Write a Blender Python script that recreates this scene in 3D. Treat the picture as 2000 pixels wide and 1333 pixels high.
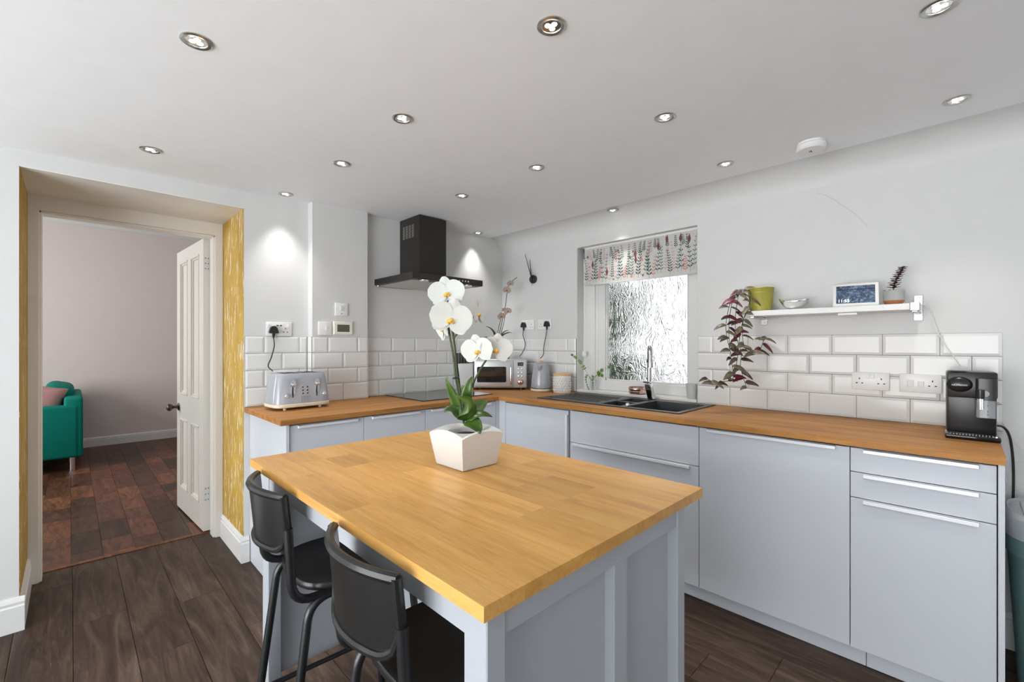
import bpy, bmesh, math, random
from mathutils import Vector, Matrix, Euler
random.seed(7)
scene = bpy.context.scene
for o in list(bpy.data.objects): bpy.data.objects.remove(o)
COL = scene.collection
PI = math.pi
R = math.radians

# ---------------------------------------------------------------- camera
CAM = Vector((-2.8137, -2.9764, 1.2761)); YAW = 0.77902; FPX = 873.8
V0 = 673.98
cd = bpy.data.cameras.new('camera'); co = bpy.data.objects.new('camera', cd); COL.objects.link(co)
cd.sensor_width = 36; cd.sensor_fit = 'HORIZONTAL'; cd.lens = FPX / 2000 * 36
cd.shift_y = (V0 - 666.5) / 2000
cd.clip_start = .02
co.location = CAM; co.rotation_euler = (PI/2, 0, -YAW)
scene.camera = co
FW = Vector((math.sin(YAW), math.cos(YAW), 0)); RT = Vector((math.cos(YAW), -math.sin(YAW), 0)); UP = Vector((0, 0, 1))
def at(u, v, depth):
    return CAM + depth * (FW + RT * (u - 1000) / FPX + UP * (V0 - v) / FPX)

# ---------------------------------------------------------------- world / exposure / large lights
w = bpy.data.worlds.new('sky'); scene.world = w; w.use_nodes = True
bg = w.node_tree.nodes['Background']; bg.inputs[0].default_value = (.95, .97, 1.0, 1); bg.inputs[1].default_value = .72
scene.view_settings.view_transform = 'Standard'; scene.view_settings.look = 'None'
scene.view_settings.gamma = 1; scene.view_settings.use_curve_mapping = False
scene.view_settings.exposure = 0.74
def area(name, loc, rot, sx, sy, power, col=(1, 1, 1)):
    l = bpy.data.lights.new(name, 'AREA'); l.shape = 'RECTANGLE'; l.size = sx; l.size_y = sy; l.energy = power; l.color = col
    o = bpy.data.objects.new(name, l); COL.objects.link(o); o.location = loc; o.rotation_euler = rot
    return o
# daylight entering the kitchen through the glazed doors in the left wall; the rear lamp is added fill
area('daylight_left', (-5.32, -2.15, 1.02), (0, R(-119), 0), 1.95, 3.1, 92, (.95, .98, 1))
area('rear_fill', (-1.85, -5.02, 1.35), (R(115), 0, 0), 2.4, 1.3, 2, (.97, .98, 1))  # weak fill lamp added at an invented window in the rear wall
# daylight in the far room through its own window
area('daylight_far_room', (-5.0, 2.6, 1.55), (0, R(-90), 0), 1.5, 1.7, 42, (1, .98, .96))

# ---------------------------------------------------------------- materials
MATS = {}
def mat(name, col=(.8, .8, .8), rough=.5, metal=0, spec=.5, **kw):
    m = bpy.data.materials.new(name); m.use_nodes = True
    b = m.node_tree.nodes['Principled BSDF']
    b.inputs['Base Color'].default_value = (*col, 1); b.inputs['Roughness'].default_value = rough
    b.inputs['Metallic'].default_value = metal; b.inputs['Specular IOR Level'].default_value = spec
    for k, v in kw.items():
        b.inputs[k.replace('_', ' ')].default_value = v
    MATS[name] = m
    return m
class G:
    """small node helper"""
    def __init__(s, m): s.m = m; s.t = m.node_tree; s.b = s.t.nodes['Principled BSDF']
    def n(s, typ, **kw):
        x = s.t.nodes.new(typ)
        for k, v in kw.items():
            if hasattr(x, k): setattr(x, k, v)
            else: x.inputs[k].default_value = v
        return x
    def l(s, a, b): s.t.links.new(a, b)
    def coord(s, scale=(1, 1, 1), rnd=0, out='Object', rot=(0, 0, 0)):
        tc = s.n('ShaderNodeTexCoord'); mp = s.n('ShaderNodeMapping'); mp.inputs['Scale'].default_value = scale; mp.inputs['Rotation'].default_value = rot
        src = tc.outputs[out]
        if rnd:
            oi = s.n('ShaderNodeObjectInfo'); mu = s.n('ShaderNodeVectorMath', operation='SCALE'); mu.inputs[0].default_value = (rnd, rnd * 1.7, rnd * .6)
            s.l(oi.outputs['Random'], mu.inputs['Scale'])
            ad = s.n('ShaderNodeVectorMath', operation='ADD'); s.l(src, ad.inputs[0]); s.l(mu.outputs[0], ad.inputs[1]); src = ad.outputs[0]
        s.l(src, mp.inputs['Vector']); return mp.outputs[0]
    def noise(s, vec, scale=5, detail=4, rough=.5, dist=0):
        x = s.n('ShaderNodeTexNoise'); x.inputs['Scale'].default_value = scale; x.inputs['Detail'].default_value = detail
        x.inputs['Roughness'].default_value = rough; x.inputs['Distortion'].default_value = dist; s.l(vec, x.inputs['Vector']); return x.outputs[0]
    def ramp(s, fac, stops):
        x = s.n('ShaderNodeValToRGB'); e = x.color_ramp.elements
        e[0].position, e[0].color = stops[0][0], (*stops[0][1], 1); e[1].position, e[1].color = stops[-1][0], (*stops[-1][1], 1)
        for p, c in stops[1:-1]:
            k = e.new(p); k.color = (*c, 1)
        s.l(fac, x.inputs[0]); return x.outputs[0]
    def mix(s, fac, a, b, mode='MIX'):
        x = s.n('ShaderNodeMix', data_type='RGBA', blend_type=mode)
        for val, key in ((fac, 'Factor'), (a, 'A'), (b, 'B')):
            inp = [i for i in x.inputs if i.name == key and (i.type == ('VALUE' if key == 'Factor' else 'RGBA'))][0]
            if hasattr(val, 'is_linked'): s.l(val, inp)
            elif key == 'Factor': inp.default_value = val
            else: inp.default_value = (*val, 1)
        return [o for o in x.outputs if o.type == 'RGBA'][0]
    def color(s, c): s.l(c, s.b.inputs['Base Color'])
    def bump(s, h, strength=.1, dist=.01):
        x = s.n('ShaderNodeBump'); x.inputs['Strength'].default_value = strength; x.inputs['Distance'].default_value = dist
        s.l(h, x.inputs['Height']); s.l(x.outputs[0], s.b.inputs['Normal'])
    def random(s):
        return s.n('ShaderNodeObjectInfo').outputs['Random']

def paint(name, col, rough=.6, bump=.06):
    m = mat(name, col, rough); g = G(m); v = g.coord(); n = g.noise(v, 9, 5, .6)
    c = g.mix(g.ramp(n, [(.35, (0, 0, 0)), (.7, (1, 1, 1))]), tuple(x * .975 for x in col), col); g.color(c)
    g.bump(g.noise(v, 30, 3, .5), bump, .004); return m
paint('wall_paint', (.66, .665, .66)); paint('ceiling_paint', (.89, .91, .93), .7)
paint('far_wall_paint', (.70, .625, .61), .7); paint('trim_paint', (.83, .81, .775), .35, .03); paint('door_paint', (.80, .775, .735), .28, .02)
paint('white_gloss', (.74, .74, .73), .3, .02)
mat('tile_white', (.73, .73, .715), .12, 0, .30); mat('grout', (.13, .125, .12), .9)
mat('cabinet_grey', (.61, .635, .685), .38, 0, .4); mat('island_grey', (.40, .42, .455), .42, 0, .4)
mat('carcass_grey', (.30, .31, .33), .6); mat('dark_gap', (.03, .03, .035), .8)
mat('aluminium', (.82, .83, .85), .35, .25); mat('tap_chrome', (.55, .54, .53), .10, 1.0); mat('chrome', (.88, .88, .88), .07, 1.0); mat('brushed', (.55, .54, .52), .3, 1.0)
mat('black_plastic', (.012, .012, .012), .30); mat('black_gloss', (.008, .008, .009), .06); mat('black_metal', (.012, .013, .015), .34, 0, .6)
mat('hood_black', (.022, .019, .017), .42, 0, .4); mat('filter_metal', (.55, .54, .50), .35, .9)
mat('sink_black', (.022, .023, .026), .38, 0, .55); mat('hob_glass', (.012, .012, .014), .03, 0, .8)
mat('white_plastic', (.80, .80, .79), .3); mat('ivory_plastic', (.78, .76, .68), .35); mat('slot_black', (.01, .01, .01), .6)
mat('lcd', (.09, .09, .07), .25); mat('grey_gloss', (.36, .38, .42), .16, 0, .6); mat('cream_band', (.72, .64, .50), .4)
mat('ceramic_white', (.68, .67, .65), .35); mat('pot_concrete', (.36, .36, .35), .8); mat('terracotta', (.36, .13, .05), .7)
mat('bucket_green', (.36, .33, .055), .45, .1); mat('knob_bronze', (.09, .075, .065), .35, .8)
mat('block_white', (.80, .82, .84), .5); mat('soil', (.05, .035, .025), .95); mat('stem_green', (.055, .075, .03), .5); mat('stem_dark', (.045, .04, .035), .6)
mat('sofa_teal', (.0, .20, .155), .75, 0, .2); mat('cushion_pink', (.52, .27, .27), .85); mat('bin_grey', (.42, .44, .46), .4); mat('bin_teal', (.12, .22, .21), .45)
mat('cable_white', (.72, .71, .68), .5); mat('cord_black', (.012, .012, .012), .45); mat('bamboo', (.66, .42, .20), .5)
mat('petal_white', (.62, .62, .59), .5, 0, .3, Subsurface_Weight=.15); mat('lip_yellow', (.75, .42, .05), .5); mat('petal_dry', (.42, .33, .27), .7); mat('petal_dry_dark', (.10, .04, .03), .7)
mat('bowl_copper', (.75, .55, .46), .12, 1.0); mat('lens_clear', (.8, .82, .85), .05, 0, .5, Transmission_Weight=.85); mat('milk_clear', (.42, .44, .48), .08, 0, .5, Alpha=.55)
mat('display_white', (.80, .79, .76), .4); mat('steel_satin', (.58, .59, .60), .38, .7); mat('print_white', (.85, .85, .85), .5)
mat('crack_line', (.50, .49, .47), .8); mat('leaf_pale', (.30, .42, .14), .5); mat('switch_shade', (.70, .70, .70), .4)
def emis(name, col, s):
    m = mat(name, col, .4); b = m.node_tree.nodes['Principled BSDF']; b.inputs['Emission Color'].default_value = (*col, 1); b.inputs['Emission Strength'].default_value = s
emis('led_lens', (1, .97, .90), 9); emis('digits_white', (.95, .97, 1), 1.1); emis('digits_green', (.25, .5, .2), .25)

def wood(name, dark, mid, light, scale=1.0, rough=.4, stave=None, rnd=0, axis='Y', tint=.5):
    m = mat(name, mid, rough, 0, .22); g = G(m)
    s = (14, 1.0, 14) if axis == 'Y' else (1.0, 14, 14)
    v = g.coord(tuple(k * scale for k in s), rnd * 9)
    n = g.noise(v, 2.2, 6, .62, .9); n2 = g.noise(g.coord(tuple(k * scale * 5 for k in s), rnd * 5), 4, 3, .6)
    c = g.ramp(n, [(.30, dark), (.5, mid), (.72, light)])
    c = g.mix(.25, c, g.ramp(n2, [(.35, dark), (.65, light)]))
    if stave:
        br = g.n('ShaderNodeTexBrick'); br.offset = .37; br.offset_frequency = 2; br.squash = 1
        br.inputs['Scale'].default_value = 1; br.inputs['Mortar Size'].default_value = 0; br.inputs['Brick Width'].default_value = stave[0]; br.inputs['Row Height'].default_value = stave[1]
        br.inputs['Color1'].default_value = (.35, .35, .35, 1); br.inputs['Color2'].default_value = (1, 1, 1, 1)
        rot = (0, 0, PI/2) if axis == 'Y' else (0, 0, 0)
        g.l(g.coord((1, 1, 1), 0, 'Object', rot), br.inputs['Vector'])
        c = g.mix(.34, c, br.outputs[0], 'MULTIPLY')
    if rnd:
        rr = g.ramp(g.random(), [(0, tuple(1 - tint * k for k in (.55, .6, .7))), (1, (1.0, 1.0, 1.0))])
        c = g.mix(1, c, rr, 'MULTIPLY')
    g.color(c); g.bump(n2, .05, .002); return m
wood('worktop_oak_x', (.28, .115, .030), (.46, .205, .055), (.57, .285, .085), 1, .5, (.55, .042), axis='X')
wood('worktop_oak_y', (.28, .115, .030), (.46, .205, .055), (.57, .285, .085), 1, .5, (.55, .042), axis='Y')
wood('island_oak', (.50, .24, .055), (.68, .36, .098), (.78, .46, .150), .8, .32, rnd=1, axis='Y', tint=.5)
def laminate():
    m = mat('floor_laminate', (.16, .12, .10), .5, 0, .22); g = G(m)
    v = g.coord((9, 1.0, 1), 9); n = g.noise(v, 2.0, 7, .66, 1.6); n2 = g.noise(g.coord((60, 4, 1), 5), 3, 3, .6, .5)
    big = g.noise(g.coord((3, .8, 1), 7), 1.6, 3, .5)
    c = g.ramp(n, [(.28, (.030, .018, .012)), (.5, (.080, .051, .037)), (.74, (.165, .115, .086))])
    c = g.mix(g.ramp(n2, [(.60, (0, 0, 0)), (.80, (.8, .8, .8))]), c, (.19, .14, .11))
    c = g.mix(1, c, g.ramp(big, [(.3, (.68, .66, .65)), (.7, (1.06, 1.06, 1.06))]), 'MULTIPLY')
    c = g.mix(1, c, g.ramp(g.random(), [(0, (.80, .79, .78)), (1, (1.08, 1.07, 1.06))]), 'MULTIPLY'); g.color(c); g.bump(n2, .05, .002)
laminate()
def parquet():
    m = mat('far_parquet', (.12, .06, .035), .36, 0, .25); g = G(m)
    v = g.coord((7, 1.6, 1), 11); n = g.noise(v, 2.2, 6, .6, 2.0)
    c = g.ramp(n, [(.28, (.035, .015, .010)), (.5, (.10, .042, .024)), (.68, (.15, .068, .034)), (.74, (.34, .19, .075)), (.85, (.38, .22, .09))])
    c = g.mix(1, c, g.ramp(g.random(), [(0, (.42, .48, .42)), (.3, (.8, .72, .70)), (.7, (1.2, 1.05, 1.0)), (1, (1.7, 1.5, 1.2))]), 'MULTIPLY'); g.color(c)
parquet()
def wallpaper():
    m = mat('mustard_wallpaper', (.55, .36, .06), .7, 0, .3); g = G(m)
    v = g.coord((26, 26, 3.2)); n = g.noise(v, 2.2, 6, .72, .6); n2 = g.noise(g.coord((9, 9, 1.4)), 2.5, 4, .6, .8)
    c = g.ramp(g.noise(g.coord((2, 2, 1.2)), 2, 3), [(.3, (.38, .235, .035)), (.7, (.53, .34, .058))])
    c = g.mix(g.ramp(n, [(.565, (0, 0, 0)), (.60, (1, 1, 1))]), c, (.74, .69, .54))
    c = g.mix(g.ramp(n2, [(.63, (0, 0, 0)), (.70, (.75, .75, .75))]), c, (.33, .31, .25)); g.color(c); g.bump(n, .25, .003)
wallpaper()
def leafmat(name, a, b, rough=.4, sc=14):
    m = mat(name, a, rough, 0, .5); g = G(m); n = g.noise(g.coord((1, 1, 1), 3), sc, 3, .5); c = g.ramp(n, [(.35, a), (.65, b)]); g.color(c)
leafmat('orchid_leaf', (.028, .07, .012), (.085, .16, .022), .3); leafmat('orchid_leaf_dark', (.02, .055, .012), (.05, .11, .025), .35)
leafmat('fern_green', (.06, .16, .02), (.16, .30, .06), .5); leafmat('trail_purple', (.055, .012, .02), (.14, .105, .075), .4, 30); leafmat('trail_green', (.10, .085, .055), (.24, .21, .13), .4, 40); leafmat('trail_red', (.10, .008, .022), (.16, .02, .04), .4, 30)
leafmat('succulent_dark', (.035, .010, .010), (.085, .025, .022), .4, 40)
def frosted():
    m = mat('frosted_glass', (1, 1, 1), .18, 0, .5); g = G(m); b = g.b; b.inputs['Transmission Weight'].default_value = 1; b.inputs['IOR'].default_value = 1.3
    v = g.coord((1, 1, .55)); a = g.noise(v, 15, 2, .55, 3.0); g.bump(a, .8, .02)
frosted()
mat('clear_glass', (1, 1, 1), .02, 0, .5, Transmission_Weight=1.0, IOR=1.15)
def screen():
    m = mat('screen_picture', (.1, .13, .2), .12); g = G(m)
    n = g.noise(g.coord((1, 1, 1)), 55, 5, .75, 1.2); c = g.ramp(n, [(.34, (.010, .014, .025)), (.52, (.05, .075, .12)), (.66, (.17, .22, .28)), (.8, (.34, .38, .26))]); g.color(c)
    g.l(c, g.b.inputs['Emission Color']); g.b.inputs['Emission Strength'].default_value = .55
screen()
for nm, c in (('print_dark_green', (.035, .075, .06)), ('print_teal', (.10, .19, .18)), ('print_coral', (.62, .24, .19)), ('print_plum', (.17, .055, .075)), ('print_pink', (.62, .40, .36))): mat(nm, c, .8)
m = mat('blind_fabric', (.74, .735, .71), .85, 0, .2); g = G(m)
tr = g.n('ShaderNodeBsdfTranslucent'); tr.inputs[0].default_value = (.74, .72, .68, 1); mx = g.n('ShaderNodeMixShader'); mx.inputs[0].default_value = .3
g.l(g.b.outputs[0], mx.inputs[1]); g.l(tr.outputs[0], mx.inputs[2]); g.l(mx.outputs[0], g.t.nodes['Material Output'].inputs[0])

# ---------------------------------------------------------------- mesh builder
class MB:
    def __init__(s): s.bm = bmesh.new()
    def _merge(s, b2, M=None):
        if M is not None: bmesh.ops.transform(b2, matrix=M, verts=b2.verts)
        me = bpy.data.meshes.new('tmp'); b2.to_mesh(me); b2.free(); s.bm.from_mesh(me); bpy.data.meshes.remove(me)
    def box(s, x0, x1, y0, y1, z0, z1, bev=0, seg=1, M=None):
        b = bmesh.new(); bmesh.ops.create_cube(b, size=1)
        for v in b.verts:
            v.co = Vector(((x0 + x1) / 2 + v.co.x * abs(x1 - x0), (y0 + y1) / 2 + v.co.y * abs(y1 - y0), (z0 + z1) / 2 + v.co.z * abs(z1 - z0)))
        if bev: bmesh.ops.bevel(b, geom=list(b.edges), offset=bev, segments=seg, profile=.5, affect='EDGES')
        s._merge(b, M); return s
    def vbox(s, x0, x1, y0, y1, z0, z1, rad, seg=5, edge=0, M=None):
        """box with rounded vertical edges"""
        b = bmesh.new(); bmesh.ops.create_cube(b, size=1)
        for v in b.verts:
            v.co = Vector(((x0 + x1) / 2 + v.co.x * abs(x1 - x0), (y0 + y1) / 2 + v.co.y * abs(y1 - y0), (z0 + z1) / 2 + v.co.z * abs(z1 - z0)))
        ed = [e for e in b.edges if abs(e.verts[0].co.z - e.verts[1].co.z) > 1e-6]
        bmesh.ops.bevel(b, geom=ed, offset=rad, segments=seg, profile=.5, affect='EDGES')
        if edge:
            ed = [e for e in b.edges if abs(e.verts[0].co.z - e.verts[1].co.z) < 1e-6 and len(e.link_faces) == 2 and any(abs(f.normal.z) > .9 for f in e.link_faces)]
            b.normal_update(); bmesh.ops.bevel(b, geom=ed, offset=edge, segments=2, profile=.5, affect='EDGES')
        s._merge(b, M); return s
    def raw(s, verts, faces, M=None):
        vs = [s.bm.verts.new(M @ Vector(v) if M is not None else Vector(v)) for v in verts]
        for f in faces:
            try: s.bm.faces.new([vs[i] for i in f])
            except ValueError: pass
        return s
    def lathe(s, prof, c=(0, 0, 0), seg=24, M=None, cap=True):
        """prof: (r, z) list from bottom to top"""
        vs = []; fs = []
        for r, z in prof:
            for i in range(seg):
                a = 2 * PI * i / seg; vs.append((c[0] + r * math.cos(a), c[1] + r * math.sin(a), c[2] + z))
        for k in range(len(prof) - 1):
            for i in range(seg):
                j = (i + 1) % seg; fs.append((k * seg + i, k * seg + j, (k + 1) * seg + j, (k + 1) * seg + i))
        if cap:
            fs.append(tuple(reversed(range(seg)))); fs.append(tuple((len(prof) - 1) * seg + i for i in range(seg)))
        return s.raw(vs, fs, M)
    def tube(s, pts, r, seg=8, M=None, cap=True):
        pts = [Vector(p) for p in pts]; n = len(pts); rr = r if isinstance(r, (list, tuple)) else [r] * n
        vs = []; fs = []; ref = None
        for i, p in enumerate(pts):
            t = (pts[min(i + 1, n - 1)] - pts[max(i - 1, 0)]).normalized()
            if ref is None: ref = Vector((0, 0, 1)) if abs(t.z) < .9 else Vector((1, 0, 0))
            a = (ref - t * ref.dot(t)).normalized(); b = t.cross(a); ref = a
            for k in range(seg):
                an = 2 * PI * k / seg; vs.append(p + a * (math.cos(an) * rr[i]) + b * (math.sin(an) * rr[i]))
        for i in range(n - 1):
            for k in range(seg):
                j = (k + 1) % seg; fs.append((i * seg + k, i * seg + j, (i + 1) * seg + j, (i + 1) * seg + k))
        if cap: fs.append(tuple(reversed(range(seg)))); fs.append(tuple((n - 1) * seg + k for k in range(seg)))
        return s.raw(vs, fs, M)
    def prism(s, poly, z0, z1, M=None):
        """poly in xy, extruded z"""
        n = len(poly); vs = [(p[0], p[1], z0) for p in poly] + [(p[0], p[1], z1) for p in poly]
        fs = [tuple(reversed(range(n))), tuple(range(n, 2 * n))] + [(i, (i + 1) % n, n + (i + 1) % n, n + i) for i in range(n)]
        return s.raw(vs, fs, M)
    def sphere(s, c, r, sx=1, sy=1, sz=1, seg=12, M=None):
        b = bmesh.new(); bmesh.ops.create_uvsphere(b, u_segments=seg, v_segments=max(6, seg * 2 // 3), radius=r)
        for v in b.verts: v.co = Vector((c[0] + v.co.x * sx, c[1] + v.co.y * sy, c[2] + v.co.z * sz))
        s._merge(b, M); return s
    def grid(s, fn, nu, nv, M=None):
        vs = [fn(i / nu, j / nv) for j in range(nv + 1) for i in range(nu + 1)]
        fs = [(j * (nu + 1) + i, j * (nu + 1) + i + 1, (j + 1) * (nu + 1) + i + 1, (j + 1) * (nu + 1) + i) for j in range(nv) for i in range(nu)]
        return s.raw(vs, fs, M)
ORG = {}
def org(o): return ORG.get(o.name, Vector((0, 0, 0))) if o else Vector((0, 0, 0))
def obj(name, mb, material, parent=None, smooth=False, angle=40, solid=0):
    me = bpy.data.meshes.new(name); bm = mb.bm
    bmesh.ops.remove_doubles(bm, verts=bm.verts, dist=1e-6)
    bmesh.ops.recalc_face_normals(bm, faces=bm.faces)
    o3 = org(parent)
    if o3.length > 0: bmesh.ops.translate(bm, vec=-o3, verts=bm.verts)
    bm.to_mesh(me); bm.free()
    if smooth:
        me.shade_smooth(); me.set_sharp_from_angle(angle=R(angle))
    o = bpy.data.objects.new(name, me); COL.objects.link(o)
    for mm in (material if isinstance(material, (list, tuple)) else [material]): me.materials.append(MATS[mm])
    if parent: o.parent = parent; ORG[o.name] = o3
    if solid:
        md = o.modifiers.new('thickness', 'SOLIDIFY'); md.thickness = solid; md.offset = 0
    return o
def thing(name, label, cat, loc=(0, 0, 0), rotz=0, group=None, local=False, rot=None):
    o = bpy.data.objects.new(name, None); COL.objects.link(o); o.empty_display_size = .05
    o.location = loc; o.rotation_euler = rot if rot else (0, 0, rotz); o['label'] = label; o['category'] = cat
    if group: o['group'] = group
    ORG[o.name] = Vector((0, 0, 0)) if local else Vector(loc)
    return o
def tag(o, label, cat, group=None):
    o['label'] = label; o['category'] = cat
    if group: o['group'] = group
    return o
def struct(o, label, cat='structure'):
    o['kind'] = 'structure'; o['label'] = label; o['category'] = cat; return o
def text(name, body, size, material, parent, M, ext=.0004, align='CENTER'):
    cu = bpy.data.curves.new(name, 'FONT'); cu.body = body; cu.size = size; cu.extrude = ext; cu.align_x = align; cu.align_y = 'CENTER'; cu.resolution_u = 2
    t = bpy.data.objects.new(name, cu); COL.objects.link(t); bpy.context.view_layer.update()
    me = bpy.data.meshes.new_from_object(t.evaluated_get(bpy.context.evaluated_depsgraph_get())); bpy.data.objects.remove(t)
    me.transform(M); me.transform(Matrix.Translation(-org(parent))); me.materials.clear(); me.materials.append(MATS[material])
    o = bpy.data.objects.new(name, me); COL.objects.link(o); o.parent = parent; return o
def bez(p0, p1, p2, p3, n=12):
    p0, p1, p2, p3 = map(Vector, (p0, p1, p2, p3)); r = []
    for i in range(n + 1):
        t = i / n; q = 1 - t; r.append(p0 * q**3 + p1 * 3 * q * q * t + p2 * 3 * q * t * t + p3 * t**3)
    return r
def smoothpath(pts, n=6):
    """catmull-rom through points"""
    P = [Vector(p) for p in pts]; P = [P[0] * 2 - P[1]] + P + [P[-1] * 2 - P[-2]]; out = []
    for i in range(1, len(P) - 2):
        for k in range(n):
            t = k / n; a, b, c, d = P[i-1], P[i], P[i+1], P[i+2]
            out.append(.5 * (2*b + (c-a)*t + (2*a-5*b+4*c-d)*t*t + (3*b-a-3*c+d)*t**3))
    out.append(P[-2]); return out
def fillet(pts, rad, n=5):
    """polyline with rounded corners"""
    P = [Vector(p) for p in pts]; out = [P[0]]
    for i in range(1, len(P) - 1):
        a = (P[i-1] - P[i]); b = (P[i+1] - P[i]); r = min(rad, a.length * .49, b.length * .49)
        s = P[i] + a.normalized() * r; e = P[i] + b.normalized() * r
        for k in range(n + 1):
            t = k / n; out.append(s * (1-t)**2 + P[i] * 2 * t * (1-t) + e * t * t)
    out.append(P[-1]); return out

# ================================================================ SETTING
XL, YF = -5.40, -5.06                     # left wall plane, rear wall plane
WT = .908                                  # worktop height
DX0, DX1, DZ = -2.977, -2.088, 2.08        # doorway in the back wall
def ceil_z(x): return 2.233 + .0277 * x
# ---- floors
fl = struct(obj('floor', MB().box(XL, 0, YF, .64, -.06, -.0095), 'dark_gap'), 'dark grey-brown laminate plank floor of the kitchen', 'floor')
pitch = .187; x = -2.805 - 14 * pitch; ci = 0
while x < 0:
    xa, xb = max(x, XL) + .0008, min(x + pitch, 0) - .0008
    if abs(x - (-2.618)) < .02: y = -.64 - 1.29 * 4
    elif x < -.84 < x + pitch: y = -2.455 - 1.29 * 3
    else: y = YF - random.uniform(.1, 1.2)
    while y < .64:
        ya, yb = max(y, YF) + .0006, min(y + 1.29, .632) - .0006
        if yb - ya > .03 and xb - xa > .01:
            if not ((xa > -.56 and ya > -2.9) or (ya > -.5 and xa > -2.0 and yb < .64 and xa > -2.0)) :
                cx, cy = (xa + xb) / 2, (ya + yb) / 2; m = MB(); e = .0012; hx, hy = (xb - xa) / 2, (yb - ya) / 2
                vs = [(-hx, -hy, -.009), (hx, -hy, -.009), (hx, hy, -.009), (-hx, hy, -.009), (-hx, -hy, -e), (hx, -hy, -e), (hx, hy, -e), (-hx, hy, -e), (-hx+e, -hy+e, 0), (hx-e, -hy+e, 0), (hx-e, hy-e, 0), (-hx+e, hy-e, 0)]
                m.raw(vs, [(0,1,5,4),(1,2,6,5),(2,3,7,6),(3,0,4,7),(4,5,9,8),(5,6,10,9),(6,7,11,10),(7,4,8,11),(8,9,10,11)])
                p = obj('plank', m, 'floor_laminate', fl); p.location = (cx, cy, 0)
        y += 1.29
    x += pitch
ff = struct(obj('floor_far_room', MB().box(-5.1, -.4, .66, 4.75, -.06, -.0095), 'dark_gap'), 'dark mixed-tone wooden block floor beyond the doorway', 'floor')
x = -3.40; wv = [.14, .15, .145, .155, .14, .15]; k = 0
while x < -1.15:
    wd = wv[k % 6]; k += 1; y = .668 - random.uniform(0, .3)
    while y < 4.70:
        L = random.choice((.26, .32, .4, .45, .55)); ya, yb = max(y, .668), min(y + L, 4.70)
        if yb - ya > .02:
            hx, hy = wd / 2 - .0006, (yb - ya) / 2 - .0006; e = .001; m = MB()
            vs = [(-hx, -hy, -.009), (hx, -hy, -.009), (hx, hy, -.009), (-hx, hy, -.009), (-hx, -hy, -e), (hx, -hy, -e), (hx, hy, -e), (-hx, hy, -e), (-hx+e, -hy+e, 0), (hx-e, -hy+e, 0), (hx-e, hy-e, 0), (-hx+e, hy-e, 0)]
            m.raw(vs, [(0,1,5,4),(1,2,6,5),(2,3,7,6),(3,0,4,7),(4,5,9,8),(5,6,10,9),(6,7,11,10),(7,4,8,11),(8,9,10,11)])
            p = obj('wood_block', m, 'far_parquet', ff); p.location = (x + wd / 2, (ya + yb) / 2, 0)
        y += L
    x += wd
struct(obj('trim_1', MB().box(-2.93, -2.136, .632, .668, -.009, .006, .003), 'far_parquet'), 'thin wooden threshold strip across the doorway floor', 'threshold')
# ---- walls
wb = struct(obj('wall_back', MB().box(XL - .1, DX0, 0, .64, 0, 2.9).box(DX1, .12, 0, .64, 0, 2.9).box(DX0, DX1, 0, .64, DZ, 2.9), 'wall_paint'), 'white painted back wall with the doorway and hob', 'wall')
obj('wallpaper_reveal', MB().box(DX0, DX0 + .002, .002, .5, .12, DZ), 'mustard_wallpaper', wb)
obj('wallpaper_reveal', MB().box(DX1 - .002, DX1, .002, .5, .12, DZ + .085), 'mustard_wallpaper', wb)
obj('reveal_soffit', MB().box(DX0 + .002, DX1 - .002, .0, .5, DZ - .003, DZ), 'door_paint', wb)
BX0, BX1, BY = -1.722, -1.342, -.06
obj('pipe_boxing', MB().box(BX0, BX1, BY, .01, .86, 2.25, .003), 'wall_paint', wb)
WY0, WY1, WZ0, WZ1 = -.850, -1.790, .930, 2.032
wr = struct(obj('wall_right', MB().box(0, .32, WY0, .64, 0, 2.9).box(0, .32, YF, WY1, 0, 2.9).box(0, .32, WY1, WY0, WZ1, 2.9).box(0, .32, WY1, WY0, 0, WZ0 - .02), 'wall_paint'), 'white painted wall with the frosted window and shelf', 'wall')
m = MB(); cr = .15; n = 8
prof = [(-cr + cr * math.sin(a), ceil_z(-cr) - cr * .8 + cr * .8 * math.cos(a)) for a in [PI/2 * i / n for i in range(n + 1)]]
prof = [(px - 0.0, pz) for px, pz in prof] + [(.0, 2.26), (-cr, 2.26)]
vs = [(px, yy, pz) for yy in (YF, 0) for px, pz in prof]; q = len(prof)
m.raw(vs, [tuple(range(q)), tuple(range(q, 2 * q))] + [(i, (i + 1) % q, q + (i + 1) % q, q + i) for i in range(q)])
struct(obj('trim_3', m, 'wall_paint', None, True, 60), 'soft curved plaster cove between the window wall and the ceiling', 'cove')
# fine crack in the plaster above the shelf
cr_pts = [(1545, 367), (1570, 371), (1595, 377), (1612, 381), (1632, 392), (1652, 406), (1670, 418), (1682, 430), (1694, 442)]
def on_x(u, v, xv):
    d = FW + RT * (u - 1000) / FPX + UP * (V0 - v) / FPX; return CAM + d * ((xv - CAM.x) / d.x)
obj('plaster_crack', MB().tube([on_x(u, v, -.0003) for u, v in cr_pts[2:]], .0009, 5), 'crack_line', wr)
wl = struct(obj('wall_left', MB().box(XL - .1, XL, -3.75, .0, 2.07, 2.9).box(XL - .1, XL, -.55, 0, 0, 2.07).box(XL - .1, XL, YF - .1, -3.75, 0, 2.9), 'wall_paint'), 'white wall with the glazed garden doors', 'wall')
wf = struct(obj('wall_front', MB().box(XL, -3.05, YF - .1, YF, 0, 2.9).box(-.65, 0, YF - .1, YF, 0, 2.9).box(-3.05, -.65, YF - .1, YF, 2.0, 2.9).box(-3.05, -.65, YF - .1, YF, 0, .7), 'wall_paint'), 'white wall behind the viewpoint with an added wide window', 'wall')
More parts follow.
